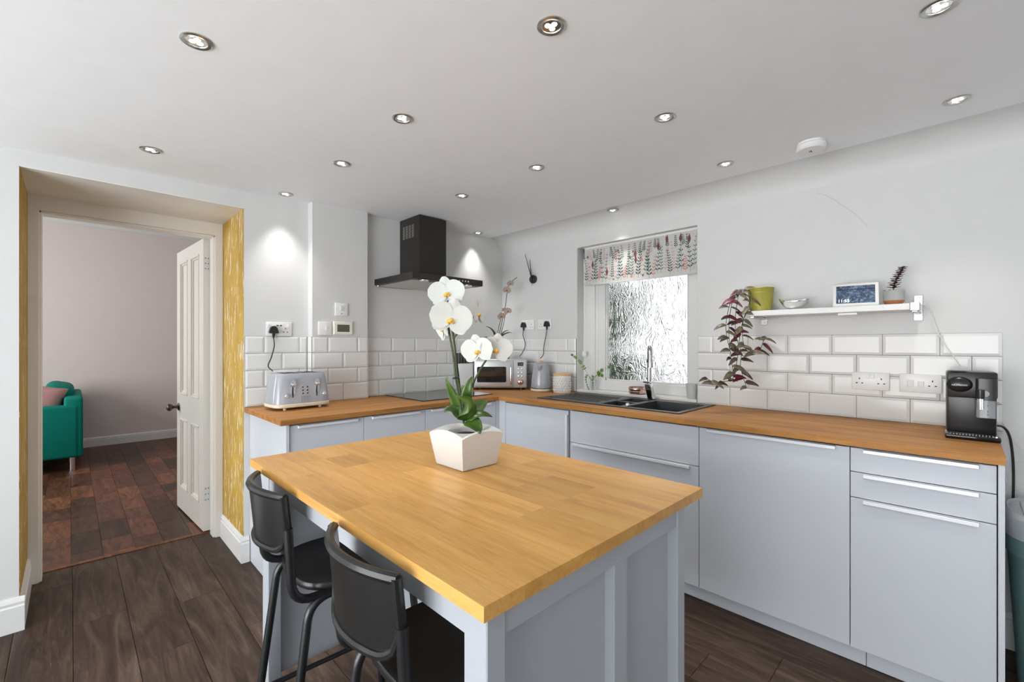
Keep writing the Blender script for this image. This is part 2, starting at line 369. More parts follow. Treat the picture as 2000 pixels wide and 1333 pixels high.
m = MB(); vs = []
for zz in (0, .12):
    for (xx, yy) in ((XL - .1, YF - .1), (.0, YF - .1), (.0, 0), (XL - .1, 0)): vs.append((xx, yy, ceil_z(xx) + zz))
m.raw(vs, [(3, 2, 1, 0), (4, 5, 6, 7), (0, 1, 5, 4), (1, 2, 6, 5), (2, 3, 7, 6), (3, 0, 4, 7)])
struct(obj('ceiling', m, 'ceiling_paint'), 'white plastered kitchen ceiling with recessed spotlights', 'ceiling')
struct(obj('ceiling_far_room', MB().box(-5.1, -.4, .64, 4.8, 2.85, 2.95), 'ceiling_paint'), 'white ceiling of the room beyond the doorway', 'ceiling')
wfar = struct(obj('wall_far_room', MB().box(-5.1, -.4, 4.70, 4.82, 0, 2.9), 'far_wall_paint'), 'pale pink-grey wall of the room beyond the doorway', 'wall')
m = MB(); pr = [(4.70, 2.745), (4.685, 2.75), (4.67, 2.775), (4.645, 2.80), (4.615, 2.83), (4.60, 2.85), (4.70, 2.85)]; q = len(pr)
m.raw([(xx, a, b) for xx in (-5.1, -.4) for a, b in pr], [tuple(range(q)), tuple(range(q, 2*q))] + [(i, (i+1) % q, q + (i+1) % q, q + i) for i in range(q)])
obj('cornice', m, 'white_gloss', wfar, True, 50)
struct(obj('wall_far_room_left', MB().box(-5.2, -5.1, .64, 4.8, 0, .6).box(-5.2, -5.1, .64, 4.8, 2.4, 2.9).box(-5.2, -5.1, .64, 1.6, .6, 2.4).box(-5.2, -5.1, 3.6, 4.8, .6, 2.4), 'far_wall_paint'), 'pale wall with the window of the far room', 'wall')
struct(obj('wall_far_room_right', MB().box(-.4, -.3, .64, 4.8, 0, 2.9), 'far_wall_paint'), 'pale side wall of the room beyond the doorway', 'wall')
def skirt(name, segs, label, h=.15, t=.018, par=None):
    """profiled skirting: segs = list of (p0, p1, normal)"""
    m = MB()
    for p0, p1, nn in segs:
        p0, p1, nn = Vector(p0), Vector(p1), Vector(nn)
        pr = [(0, 0), (t, 0), (t, h * .74), (t * .72, h * .78), (t * .72, h * .82), (t * .85, h * .86), (t * .55, h * .95), (t * .3, h), (0, h)]
        vs = [p + nn * a + Vector((0, 0, b)) for p in (p0, p1) for a, b in pr]; q = len(pr)
        m.raw(vs, [tuple(range(q)), tuple(range(q, 2*q))] + [(i, (i+1) % q, q + (i+1) % q, q + i) for i in range(q)])
    return struct(obj(name, m, 'white_gloss', None, True, 30), label, 'skirting')
skirt('baseboard_left', [((XL, 0, 0), (DX0 + .018, 0, 0), (0, -1, 0)), ((DX0, .0005, 0), (DX0, .5, 0), (1, 0, 0))], 'tall white skirting wrapping the left side of the doorway')
skirt('baseboard_door_right', [((DX1, .0005, 0), (DX1, .5, 0), (-1, 0, 0)), ((DX1 - .018, 0, 0), (-2.062, 0, 0), (0, -1, 0))], 'tall white skirting below the yellow reveal right of the doorway')
skirt('baseboard_far_room', [((-5.1, 4.70, 0), (-.4, 4.70, 0), (0, -1, 0))], 'white skirting along the pink-grey far wall', .115)
skirt('baseboard_right', [((0, -3.08, 0), (0, YF, 0), (-1, 0, 0))], 'white skirting on the wall behind the bin')
# ---- door casing
dc = struct(obj('trim_2', MB().box(DX0, -2.932, .50, .645, 0, 2.005, .003).box(-2.134, DX1, .50, .645, 0, 2.005, .003).box(DX0, DX1, .50, .645, 1.998, DZ + .0, .003), 'door_paint'), 'cream painted casing around the doorway', 'door frame')
obj('stop_bead', MB().box(-2.945, -2.922, .512, .60, 0, 2.0, .004).box(-2.144, -2.121, .512, .60, 0, 2.0, .004).box(-2.945, -2.121, .512, .60, 1.985, 2.0, .004), 'door_paint', dc)
# ---- door leaf (local: x along width from hinge, y towards the visible face, z up)
dr = thing('door_1', 'cream four-panel door standing open into the far room', 'door', (-2.131, .648, .012), R(93.2), local=True); dr['kind'] = 'structure'
DW, DT, DH = .745, .042, 1.985
st = .105
m = MB(); xs = [0, st, DW / 2 - .045, DW / 2 + .045, DW - st, DW]
zs = [0, .17, .70, .885, 1.895, DH]
for a, b in ((0, 1), (2, 3), (4, 5)): m.box(xs[a], xs[b], 0, DT, 0, DH)
for a, b in ((0, 1), (2, 3), (4, 5)):
    m.box(xs[1], xs[2], 0, DT, zs[a], zs[b]); m.box(xs[3], xs[4], 0, DT, zs[a], zs[b])
leaf = obj('leaf_frame', m, 'door_paint', dr)
for xa, xb in ((xs[1], xs[2]), (xs[3], xs[4])):
    for za, zb in ((zs[1], zs[2]), (zs[3], zs[4])):
        obj('panel', MB().box(xa - .002, xb + .002, .013, DT - .013, za - .002, zb + .002), 'door_paint', dr)
        m = MB()
        for ins, yy in ((.0, DT + .004), (.012, DT - .004)):
            wd = .014
            for (p, q, r_, s_) in ((xa+ins, xa+ins+wd, za+ins, zb-ins), (xb-ins-wd, xb-ins, za+ins, zb-ins), (xa+ins, xb-ins, za+ins, za+ins+wd), (xa+ins, xb-ins, zb-ins-wd, zb-ins)):
                m.box(p, q, DT - .016, yy, r_, s_, .003)
        obj('panel_moulding', m, 'door_paint', dr)
kb = obj('knob', MB().lathe([(.006, 0), (.012, .004), (.011, .02), (.009, .032), (.017, .040), (.026, .050), (.028, .060), (.024, .072), (.010, .079)], M=Matrix.Translation((DW - .06, DT, .782)) @ Matrix.Rotation(R(-90), 4, 'X')), 'knob_bronze', dr, True)
obj('rose', MB().lathe([(.030, 0), (.030, .004), (.022, .008), (.012, .010)], M=Matrix.Translation((DW - .06, DT, .782)) @ Matrix.Rotation(R(-90), 4, 'X')), 'knob_bronze', kb, True)
obj('knob', MB().lathe([(.012, 0), (.009, .032), (.026, .050), (.028, .060), (.010, .079)], M=Matrix.Translation((DW - .06, 0, .782)) @ Matrix.Rotation(R(90), 4, 'X')), 'knob_bronze', dr, True)
for za, zb in ((1.77, 1.865), (.20, .30)):
    h = obj('hinge', MB().box(-.003, .0, .006, DT - .002, za, zb), 'white_gloss', dr)
    m = MB()
    for zz in (za + .012, (za + zb) / 2, zb - .012):
        for yy in (.014, .030): m.lathe([(.0035, 0), (.003, .002)], M=Matrix.Translation((-.003, yy, zz)) @ Matrix.Rotation(R(-90), 4, 'Y'), seg=8)
    obj('screw', m, 'knob_bronze', h)

# ---- tiles
TILE = {}
def tilemesh(wd, ht):
    key = (round(wd, 4), round(ht, 4))
    if key not in TILE:
        b = min(.012, wd * .3, ht * .3); m = MB(); a, h = wd / 2, ht / 2
        vs = []
        for (hx, hz, y) in ((a, h, 0), (a, h, -.0035), (a - b, h - b, -.0075)):
            vs += [(-hx, y, -hz), (hx, y, -hz), (hx, y, hz), (-hx, y, hz)]
        m.raw(vs, [(0,1,5,4),(1,2,6,5),(2,3,7,6),(3,0,4,7),(4,5,9,8),(5,6,10,9),(6,7,11,10),(7,4,8,11),(8,9,10,11)])
        bm = m.bm; bmesh.ops.recalc_face_normals(bm, faces=bm.faces); me = bpy.data.meshes.new('tile'); bm.to_mesh(me); bm.free(); me.materials.append(MATS['tile_white']); TILE[key] = me
    return TILE[key]
ZT, RP = 1.328, .102
def tiles(parent, plane, a0, a1, joints, wall):
    """plane 'back': along x at y=wall ; 'right': along -y at x=wall ; 'left_return': along y, facing -x"""
    ot = .0
    for r in range(4):
        z1 = ZT - RP * r - .001; z0 = ZT - RP * (r + 1) + .001
        if r == 3: z0 = WT + .002
        js = sorted([j for j in joints[r % 2] if a0 + .008 < j < a1 - .008]); ed = [a0] + js + [a1]
        for p, q in zip(ed[:-1], ed[1:]):
            me = tilemesh(q - p - .002, z1 - z0); o = bpy.data.objects.new('tile', me); COL.objects.link(o); o.parent = parent
            c = (p + q) / 2; zc = (z0 + z1) / 2
            if plane == 'back': o.location = (c, wall, zc)
            else: o.location = (wall, c, zc); o.rotation_euler = (0, 0, -PI/2)
            o.location = Vector(o.location) - org(parent)
def J(s, n0=-20, n1=20): return [[s + .202 * k for k in range(n0, n1)], [s + .101 + .202 * k for k in range(n0, n1)]]
TZ0, TZ1 = WT, ZT
obj('grout', MB().box(BX1 + .0, -.003, -.003, 0, TZ0, TZ1), 'grout', wb); tiles(wb, 'back', BX1 + .002, -.010, J(-1.1275), -.002)
obj('grout', MB().box(BX0, BX1, BY - .003, BY, TZ0, TZ1), 'grout', wb); tiles(wb, 'back', BX0, BX1, J(-1.62), BY - .002)
obj('grout', MB().box(DX1 + .004, BX0, -.003, 0, TZ0, TZ1), 'grout', wb); tiles(wb, 'back', DX1 + .004, BX0 - .0095, J(-1.981), -.002)
obj('grout', MB().box(BX0 - .003, BX0, BY, 0, TZ0, TZ1), 'grout', wb); tiles(wb, 'side', BY - .006, -.0025, [[], []], BX0 - .002)
obj('grout', MB().box(-.003, 0, WY0 + .006, -.003, TZ0, TZ1), 'grout', wr); tiles(wr, 'right', WY0 + .008, -.010, J(-.350), -.002)
obj('grout', MB().box(-.003, 0, -3.087, WY1 - .004, TZ0, TZ1), 'grout', wr); tiles(wr, 'right', -3.088, WY1 - .004, J(-1.886), -.002)

# ---- window
wn = thing('window_1', 'white painted window with a large frosted pane above the sink', 'window', (.12, -1.32, WZ0)); wn['kind'] = 'structure'
obj('sill', MB().box(-.012, .20, WY1 + .001, WY0 - .001, WZ0 - .02, WZ0, .004, 2), 'white_gloss', wn)
obj('box_casing', MB().box(.085, .19, WY0 - .105, WY0, WZ0, WZ1).box(.10, .19, WY0 - .125, WY0 - .10, WZ0, WZ1, .004).box(.085, .19, WY1, WY1 + .05, WZ0, WZ1).box(.085, .19, WY1, WY0, WZ1 - .08, WZ1), 'white_gloss', wn)
gy0, gy1, gz0, gz1 = -1.035, -1.682, 1.004, 1.92
fr = obj('sash_frame', MB().box(.105, .165, gy0, gy0 + .062, WZ0, WZ1 - .08, .004).box(.105, .165, gy1 - .062, gy1, WZ0, WZ1 - .08, .004).box(.105, .165, gy1, gy0, WZ0, gz0, .004).box(.105, .165, gy1, gy0, gz1, WZ1 - .08, .004), 'white_gloss', wn)
obj('glazing_bead', MB().box(.118, .15, gy0 - .01, gy0, gz0, gz1, .003).box(.118, .15, gy1, gy1 + .01, gz0, gz1, .003).box(.118, .15, gy1, gy0, gz0, gz0 + .01, .003), 'white_gloss', fr)
obj('pane', MB().box(.133, .138, gy1, gy0, gz0, gz1), 'frosted_glass', wn)
struct(obj('ground_outside', MB().box(.32, 9, -8, 6, -.4, -.3), 'pot_concrete'), 'paved ground outside the window', 'ground')
# garden hedge outside (a dim shape behind the patterned glass)
hd = thing('hedge', 'dim green hedge showing through the left edge of the frosted pane', 'hedge', (1.3, -.1, 0))
m = MB()
for i in range(26):
    m.sphere((1.3 + random.uniform(-.25, .25), -.05 + random.uniform(-.35, .25), random.uniform(.2, 2.0)), random.uniform(.16, .3), 1, 1, 1, 8)
obj('foliage', m, 'orchid_leaf_dark', hd)
# blind
bl = thing('roller_blind', 'roller blind printed with leafy stems, half lowered over the window', 'blind', (.05, -1.335, 1.73))
BLX, by0, by1, bz0, bz1 = .045, -.888, -1.772, 1.738, 2.028
obj('fabric', MB().box(BLX, BLX + .001, by1, by0, bz0, bz1), 'blind_fabric', bl)
obj('hem_bar', MB().box(BLX - .002, BLX + .003, by1, by0, bz0 - .004, bz0 + .004, .001), 'blind_fabric', bl)
obj('roller', MB().lathe([(.019, 0), (.019, by0 - by1)], M=Matrix.Translation((BLX + .018, by1, bz1 - .004)) @ Matrix.Rotation(R(-90), 4, 'X')), 'white_plastic', bl, True)
obj('head_rail', MB().box(BLX - .006, BLX + .05, by1 - .006, by0 + .006, bz1 + .0, WZ1 - .001), 'white_plastic', bl)
def sprig(m, y, z, L, n, la, lean=0, wdt=.28, stem=.0012):
    X = BLX - .0008
    pts = [(X, y + lean * (k / 8) ** 2 * L, z + L * k / 8) for k in range(9)]
    for a, b in zip(pts[:-1], pts[1:]): m.raw([(X, a[1] - stem, a[2]), (X, a[1] + stem, a[2]), (X, b[1] + stem, b[2]), (X, b[1] - stem, b[2])], [(0, 1, 2, 3)])
    for k in range(n):
        t = .12 + .88 * k / n; yy = y + lean * t * t * L; zz = z + L * t; l = la * (1.15 - .6 * t)
        if zz + l > bz1: continue
        for sgn in (-1, 1):
            dy, dz = sgn * l * .72, l * .70; nx, nz = -dz * wdt * .5, dy * wdt * .5
            P = [(X, yy, zz), (X, yy + dy * .5 + nx, zz + dz * .5 + nz), (X, yy + dy, zz + dz), (X, yy + dy * .5 - nx, zz + dz * .5 - nz)]
            if all(by1 < p[1] < by0 and bz0 < p[2] < bz1 for p in P): m.raw(P, [(0, 1, 2, 3)])
def inb(P): return all(by1 < p[1] < by0 and bz0 < p[2] < bz1 for p in P)
prints = {k: MB() for k in ('print_dark_green', 'print_teal', 'print_coral', 'print_plum', 'print_pink')}
rs = random.Random(11); yy = by0 - .02; kk = 0
cyc = ['print_dark_green', 'print_pink', 'print_teal', 'print_dark_green', 'print_coral', 'print_dark_green', 'print_teal', 'print_pink']
while yy > by1 + .015:
    c = cyc[kk % 8]; kk += 1
    z = bz0 + rs.uniform(.0, .03); L = rs.uniform(.16, .26) if c != 'print_coral' else rs.uniform(.10, .18)
    sprig(prints[c], yy, z, min(L, bz1 - z - .03), rs.randint(6, 9), rs.uniform(.020, .030), rs.uniform(-.16, .16), .36, .0009)
    if rs.random() < .75:
        z2 = rs.uniform(bz0 + .15, bz0 + .20); sprig(prints[rs.choice(['print_dark_green', 'print_teal', 'print_dark_green', 'print_pink'])], yy - .012, z2, min(.12, bz1 - z2 - .02), 6, .019, rs.uniform(-.3, .3), .36, .0009)
    yy -= rs.uniform(.023, .033)
X = BLX - .0011
for i in range(20):
    y0, z0 = rs.uniform(by1 + .03, by0 - .03), rs.uniform(bz0 + .02, bz1 - .05); c = rs.choice(['print_plum', 'print_plum', 'print_coral', 'print_coral', 'print_teal'])
    if c == 'print_plum': P = [(X, y0, z0), (X, y0 - .011, z0 + .028), (X, y0 - .002, z0 + .066), (X, y0 + .011, z0 + .032)]
    else:
        r_ = rs.uniform(.008, .013); P = [(X, y0 + r_ * math.cos(a) * (1 if j % 2 else .75), z0 + r_ * math.sin(a) * (1 if j % 2 else .75)) for j, a in enumerate([2 * PI * j / 10 for j in range(10)])]
    if inb(P): prints[c].raw(P, [tuple(range(len(P)))])
for k, m in prints.items(): obj('botanical_print', m, k, bl)['kind'] = 'stuff'
m = MB(); cy_ = WY0 - .028
m.tube([(.05, cy_, 2.0), (.05, cy_, 1.22)], .0012, 5).tube([(.05, cy_ - .01, 2.0), (.05, cy_ - .01, 1.22)], .0012, 5)
obj('chain', m, 'white_plastic', bl)
obj('chain_tensioner', MB().box(.040, .060, cy_ - .022, cy_ + .012, 1.185, 1.225, .004), 'white_plastic', bl)
# glazed garden doors where the daylight comes from; rear window added as light source
for nm, lab, sg in (('window_2', 'white glazed garden doors in the left wall', 0), ('window_added', 'unseen wide white window added behind the viewpoint for light', 1)):
    t = thing(nm, lab, 'window', (XL - .05, -2.15, 0) if sg == 0 else (-1.85, YF - .05, .7)); t['kind'] = 'structure'
    m = MB()
    if sg == 0:
        for ya in (-3.75, -2.73, -1.70, -.63): m.box(XL - .08, XL - .02, ya, ya + .08, 0, 2.07)
        m.box(XL - .08, XL - .02, -3.75, -.55, 1.99, 2.07).box(XL - .08, XL - .02, -3.75, -.55, 0, .12)
        g_ = MB().box(XL - .055, XL - .05, -3.7, -.6, .1, 2.0)
    else:
        for xa in (-3.05, -1.89, -.73): m.box(xa, xa + .08, YF - .08, YF - .02, .7, 2.0)
        m.box(-3.05, -.65, YF - .08, YF - .02, 1.92, 2.0).box(-3.05, -.65, YF - .08, YF - .02, .7, .78)
        g_ = MB().box(-3.0, -.7, YF - .055, YF - .05, .75, 1.95)
    obj('window_frame', m, 'white_gloss', t); obj('pane', g_, 'clear_glass', t)

# ================================================================ KITCHEN UNITS
FX = -.615                                  # cabinet front plane (window run x, hob run y)
CT, CB = .878, .08
def handle_y(parent, y0, y1, z, x=FX):      # profile handle on a front facing -x
    m = MB().box(x - .016, x - .0005, y0, y1, z - .013, z + .001, .0012)
    return obj('handle', m, 'aluminium', parent)
def handle_x(parent, x0, x1, z, y=FX):
    m = MB().box(x0, x1, y - .016, y - .0005, z - .013, z + .001, .0012)
    return obj('handle', m, 'aluminium', parent)
def unit_w(label, y1, y0, fronts, cat='cabinet', name='base_cabinet'):
    """window run unit between y0 (near) and y1 (far); fronts: list of (z0,z1,handle?)"""
    t = thing(name, label, cat, (-.30, (y0 + y1) / 2, 0))
    if 'sink' in label: obj('carcass', MB().box(-.593, -.04, y0 + .001, y0 + .018, CB + .002, CT).box(-.593, -.04, y1 - .018, y1 - .001, CB + .002, CT).box(-.593, -.04, y0 + .018, y1 - .018, CB + .002, CB + .02), 'carcass_grey', t)
    else: obj('carcass', MB().box(-.593, -.04, y0 + .001, y1 - .001, CB + .002, CT), 'carcass_grey', t)
    for z0, z1, hz in fronts:
        f = obj('drawer_front' if len(fronts) > 1 else 'door', MB().box(FX, FX + .019, y0 + .0015, y1 - .0015, z0 + .0015, z1 - .0015, .0012), 'cabinet_grey', t)
        if hz: handle_y(f, hz[0], hz[1], z1 - .004)
    return t
unit_w('grey sink cabinet with a plain upper front and a handled drawer', -1.259, -2.057, [(CB, .676, (-2.012, -1.286)), (.676, .872, None)])
dw = unit_w('tall plain grey dishwasher front between sink cabinet and drawers', -2.057, -2.656, [(CB, .872, (-2.610, -2.098))], 'dishwasher', 'dishwasher')
unit_w('grey unit with three handled drawers at the worktop end', -2.656, -3.052, [(CB, .675, (-3.010, -2.698)), (.675, .776, (-3.010, -2.698)), (.776, .872, (-3.010, -2.698))])
t = thing('base_cabinet', 'grey corner cabinet door with a vertical edge handle left of the sink', 'cabinet', (-.3, -.93, 0))
obj('carcass', MB().box(-.593, -.04, -1.258, -.05, CB + .002, CT), 'carcass_grey', t)
f = obj('door', MB().box(FX, FX + .019, -1.2475, -.684, CB + .0015, .866, .0012), 'cabinet_grey', t)
obj('handle', MB().box(FX - .016, FX - .001, -1.247, -1.232, .25, .842, .0012), 'aluminium', f)
obj('filler', MB().box(FX, FX + .019, -.682, -.6165, CB, .878), 'cabinet_grey', t)
obj('end_panel', MB().box(-.625, -.002, -3.069, -3.0535, 0, CT + .001, .001), 'cabinet_grey')
tag(bpy.data.objects['end_panel'], 'narrow grey end panel at the right end of the units', 'panel')
t = thing('plinth', 'long grey plinth along the floor under the sink run', 'plinth', (-.56, -1.9, 0))
obj('plinth_board', MB().box(-.568, -.552, -2.70, -.60, 0.001, .079, .001), 'cabinet_grey', t)
obj('plinth_board', MB().box(-.568, -.552, -3.052, -2.702, 0.001, .079, .001), 'cabinet_grey', t)
def unit_h(label, x0, x1, hx):
    t = thing('base_cabinet', label, 'cabinet', ((x0 + x1) / 2, -.3, 0))
    obj('carcass', MB().box(x0 + .001, x1 - .001, -.593, -.07, CB + .002, CT), 'carcass_grey', t)
    f = obj('door', MB().box(x0 + .0015, x1 - .0015, FX, FX + .019, CB + .0015, .872, .0012), 'cabinet_grey', t)
    handle_x(f, hx[0], hx[1], .868)
    return t
unit_h('grey cabinet below the toaster, leftmost of the hob run', -2.040, -1.645, (-2.0, -1.685))
unit_h('grey cabinet between the toaster cabinet and the hob cabinet', -1.645, -1.241, (-1.60, -1.285))
t = unit_h('grey cabinet below the hob, next to the inner corner', -1.241, -.645, (-1.20, -.70))
obj('filler', MB().box(-.6435, -.598, FX + .0005, FX + .019, CB, .878), 'cabinet_grey', t)
tag(obj('end_panel', MB().box(-2.058, -2.0415, -.625, -.002, 0, CT + .001, .001), 'cabinet_grey'), 'wide pale grey side panel below the toaster beside the doorway', 'panel')
tag(obj('plinth', MB().box(-2.04, -.57, -.568, -.552, 0.001, .079, .001), 'cabinet_grey'), 'grey plinth along the floor under the hob run', 'plinth')
# worktops (oak): hob piece and sink piece with the sink cut-out
WF = -.640
tag(obj('worktop', MB().box(-2.087, WF, WF, -.001, CT + .002, WT, .0015).box(BX0, BX1, -.0, -.0, CT, CT), 'worktop_oak_x'), 'oak worktop holding the toaster and the hob', 'worktop')
SX0, SX1, SY0, SY1 = -.525, -.035, -1.915, -.905       # sink outer
m = MB()
e = .02
m.box(WF, -.001, -3.070, SY0 + e, CT + .002, WT).box(WF, -.001, SY1 - e, -.001, CT + .002, WT).box(WF, SX0 + e, SY0 + e, SY1 - e, CT + .002, WT).box(SX1 - e, -.001, SY0 + e, SY1 - e, CT + .002, WT)
tag(obj('worktop', m, 'worktop_oak_y'), 'long oak worktop running under the window to the coffee machine', 'worktop')
# ---- hob
t = thing('induction_hob', 'flat black glass hob set in the oak worktop below the hood', 'hob', (-.88, -.27, WT))
obj('glass', MB().box(-1.19, -.582, -.512, -.022, WT + .0005, WT + .006, .002), 'hob_glass', t)
for cx, cy, r_ in ((-1.03, -.38, .09), (-1.03, -.15, .075), (-.74, -.38, .075), (-.74, -.15, .095)):
    m = MB()
    for k in range(36):
        a, b = 2 * PI * k / 36, 2 * PI * (k + 1) / 36; z = WT + .0062
        m.raw([(cx + r_ * math.cos(a), cy + r_ * math.sin(a), z), (cx + r_ * math.cos(b), cy + r_ * math.sin(b), z), (cx + (r_ - .0015) * math.cos(b), cy + (r_ - .0015) * math.sin(b), z), (cx + (r_ - .0015) * math.cos(a), cy + (r_ - .0015) * math.sin(a), z)], [(0, 1, 2, 3)])
    obj('cooking_zone_mark', m, 'carcass_grey', t)
# ---- sink
t = thing('kitchen_sink', 'black composite sink with drainer and two bowls under the window', 'sink', (-.28, -1.41, WT))
mb0, mb1 = -1.885, -1.575; hb0, hb1 = -1.535, -1.392; bx0, bx1 = -.487, -.115
m = MB(); zt = WT + .006; zb = WT + .0003
m.box(SX0, SX1, SY0, mb0, zb, zt).box(SX0, bx0, mb0, SY1, zb, zt).box(bx1, SX1, mb0, SY1, zb, zt).box(bx0, bx1, mb1, hb0, zb, zt).box(bx0, bx1, hb1, SY1, zb, zt)
m.box(-.30, -.27, hb0, hb1, WT - .05, zt - .001)
obj('rim', m, 'sink_black', t)
def bowl(x0, x1, y0, y1, d):
    m = MB(); i = .02; z1, z0 = zt - .001, zt - d
    vs = [(x0, y0, z1), (x1, y0, z1), (x1, y1, z1), (x0, y1, z1), (x0 + i, y0 + i, z0), (x1 - i, y0 + i, z0), (x1 - i, y1 - i, z0), (x0 + i, y1 - i, z0)]
    o_ = .006; vs += [(x0 - o_, y0 - o_, z1), (x1 + o_, y0 - o_, z1), (x1 + o_, y1 + o_, z1), (x0 - o_, y1 + o_, z1), (x0 + i - o_, y0 + i - o_, z0 - o_), (x1 - i + o_, y0 + i - o_, z0 - o_), (x1 - i + o_, y1 - i + o_, z0 - o_), (x0 + i - o_, y1 - i + o_, z0 - o_)]
    m.raw(vs, [(0,1,5,4),(1,2,6,5),(2,3,7,6),(3,0,4,7),(4,5,6,7),(8,9,13,12),(9,10,14,13),(10,11,15,14),(11,8,12,15),(12,13,14,15),(0,1,9,8),(1,2,10,9),(2,3,11,10),(3,0,8,11)])
    return m
b1 = obj('main_bowl', bowl(bx0, bx1, mb0, mb1, .19), 'sink_black', t); obj('half_bowl', bowl(bx0, bx1, hb0, hb1, .11), 'sink_black', t)
obj('waste', MB().lathe([(.04, 0), (.038, .003), (.02, .004)], (-.3, -1.73, zt - .189)), 'chrome', b1, True)
obj('overflow_knob', MB().lathe([(.012, 0), (.012, .008), (.008, .014)], (-.440, -1.556, zt)), 'chrome', t, True)
for k in range(6):
    xx = -.44 + k * .056
    obj('drainer_groove', MB().box(xx, xx + .020, -1.345 + .02 * (k % 2), -.945, zt - .0005, zt + .0030, .0012), 'sink_black', t)
# ---- tap
t = thing('kitchen_tap', 'chrome mixer tap with a hooked spout behind the sink', 'tap', (-.075, -1.52, zt))
TX, TY = -.075, -1.52
m = MB(); M_ = Matrix.Translation((TX, TY, zt)) @ Matrix.Rotation(R(-8), 4, 'Y')
m.box(-.021, .021, -.021, .021, .0004, .105, .006, 2, Matrix.Translation((TX, TY, zt)) @ Matrix.Shear('XY', 4, (-.14, .16)))
obj('body', m, 'tap_chrome', t)
obj('lever', MB().box(-.025, .025, -.024, .024, .110, .122, .004, 2, Matrix.Translation((TX, TY, zt)) @ Matrix.Shear('XY', 4, (-.14, .16))), 'tap_chrome', t)
px, py = TX - .012, TY + .012
path = fillet([(px, py, zt + .10), (px, py, zt + .265), (px - .015, py - .010, zt + .345), (px - .055, py - .035, zt + .345), (px - .062, py - .040, zt + .225)], .03, 6)
obj('spout', MB().tube(path, .014, 12), 'tap_chrome', t, True)
obj('swivel_ring', MB().lathe([(.0155, 0), (.0155, .022)], (px, py, zt + .245)), 'black_gloss', t, True)
obj('aerator', MB().tube([(px - .0615, py - .0395, zt + .250), (px - .062, py - .040, zt + .215)], .017, 12), 'tap_chrome', t, True)

# ---- cooker hood
t = thing('cooker_hood', 'dark brown-black chimney cooker hood on the wall above the hob', 'hood', (-.96, -.25, 1.70))
ch = obj('chimney', MB().box(-1.056, -.822, -.262, -.001, 1.745, ceil_z(-.94) - .006, .001), 'hood_black', t)
m = MB()
for cgrp in range(4):
    for r_ in range(10):
        m.box(-1.0575, -1.0555, -.045 - cgrp * .040 - .027, -.045 - cgrp * .040, 2.055 + r_ * .0095, 2.055 + r_ * .0095 + .0042)
obj('vent_slots', m, 'filter_metal', ch)
obj('canopy', MB().box(-1.262, -.668, -.500, -.001, 1.703, 1.745, .0015), 'hood_black', t)
obj('filter', MB().box(-1.235, -.965, -.44, -.03, 1.6985, 1.7035, .001).box(-.960, -.695, -.44, -.03, 1.6985, 1.7035, .001), 'filter_metal', t)
obj('front_lip', MB().box(-1.25, -.68, -.03, -.012, 1.692, 1.703, .002), 'chrome', t)
for xx in (-1.15, -.78): obj('hood_lamp', MB().lathe([(.028, 0), (.03, .003), (.03, .006)], (xx, -.465, 1.697)), 'chrome', t, True)
m = MB()
for k in range(4): m.lathe([(.006, 0), (.006, .004)], M=Matrix.Translation((-.885 + k * .026, -.5005, 1.724)) @ Matrix.Rotation(R(90), 4, 'X'), seg=10)
obj('control_button', m, 'chrome', t)

# ================================================================ ISLAND
IX0, IX1, IY0, IY1, IZ = -2.392, -1.632, -2.492, -1.318, .90
it = thing('kitchen_island', 'grey panelled kitchen island with a thick oak plank top', 'island', (-2.01, -1.9, 0))
top = obj('top_core', MB().box(IX0 + .002, IX1 - .002, IY0 + .002, IY1 - .002, IZ - .0225, IZ - .0008), 'island_oak', it)
rs = random.Random(5); ws = [.085, .09, .10, .085, .095, .11, .10, .095]; sc_ = (IX1 - IX0) / sum(ws); x = IX0
for k, w_ in enumerate(ws):
    w_ *= sc_; y = IY0; cuts = [IY0] + sorted(rs.sample([IY0 + .2, IY0 + .35, IY0 + .5, IY0 + .68, IY0 + .85, IY0 + 1.0], 2)) + [IY1]
    for a, b in zip(cuts[:-1], cuts[1:]):
        cx, cy = x + w_ / 2, (a + b) / 2
        p = obj('board', MB().box(-w_ / 2 + .0001, w_ / 2 - .0001, -(b - a) / 2 + .0001, (b - a) / 2 - .0001, -.024, 0), 'island_oak', top)
        p.location = (cx, cy, IZ)
    x += w_
lg = .056; ax0, ax1, ay0, ay1 = IX0 + .030, IX1 - .045, IY0 + .028, IY1 - .030; zt_ = IZ - .025
for (xa, xb) in ((ax0, ax0 + .04), (ax1 - .04, ax1)):
    for (ya, yb) in ((ay0, ay0 + lg), (ay1 - lg, ay1)):
        obj('leg', MB().box(xa, xb, ya, yb, 0.001, zt_, .002), 'island_grey', it)
def endpanel(y0, y1, face):
    """frame-and-panel end between the legs; face = outer y, rails proud of the panel"""
    ins = .010; s = 1 if face < (y0 + y1) / 2 else -1
    xa, xb = ax0 + .04, ax1 - .04; mid = xa + .345
    obj('end_panel', MB().box(xa, xb, face + s * .028, face + s * .038, .195, zt_), 'island_grey', it)
    obj('top_rail', MB().box(xa, xb, face + s * .004, face + s * .036, zt_ - .062, zt_, .001), 'island_grey', it)
    obj('bottom_rail', MB().box(xa, xb, face + s * .004, face + s * .036, .19, .25, .001), 'island_grey', it)
    obj('mid_stile', MB().box(mid - .025, mid + .025, face + s * .004, face + s * .034, .25, zt_ - .062, .001), 'island_grey', it)
endpanel(ay0, ay0 + lg, ay0); endpanel(ay1 - lg, ay1, ay1)
obj('back_panel', MB().box(ax1 - .036, ax1 - .012, ay0 + lg, ay1 - lg, .19, zt_), 'island_grey', it)
obj('front_apron', MB().box(ax0 + .004, ax0 + .024, ay0 + lg, ay1 - lg, zt_ - .068, zt_, .001), 'island_grey', it)
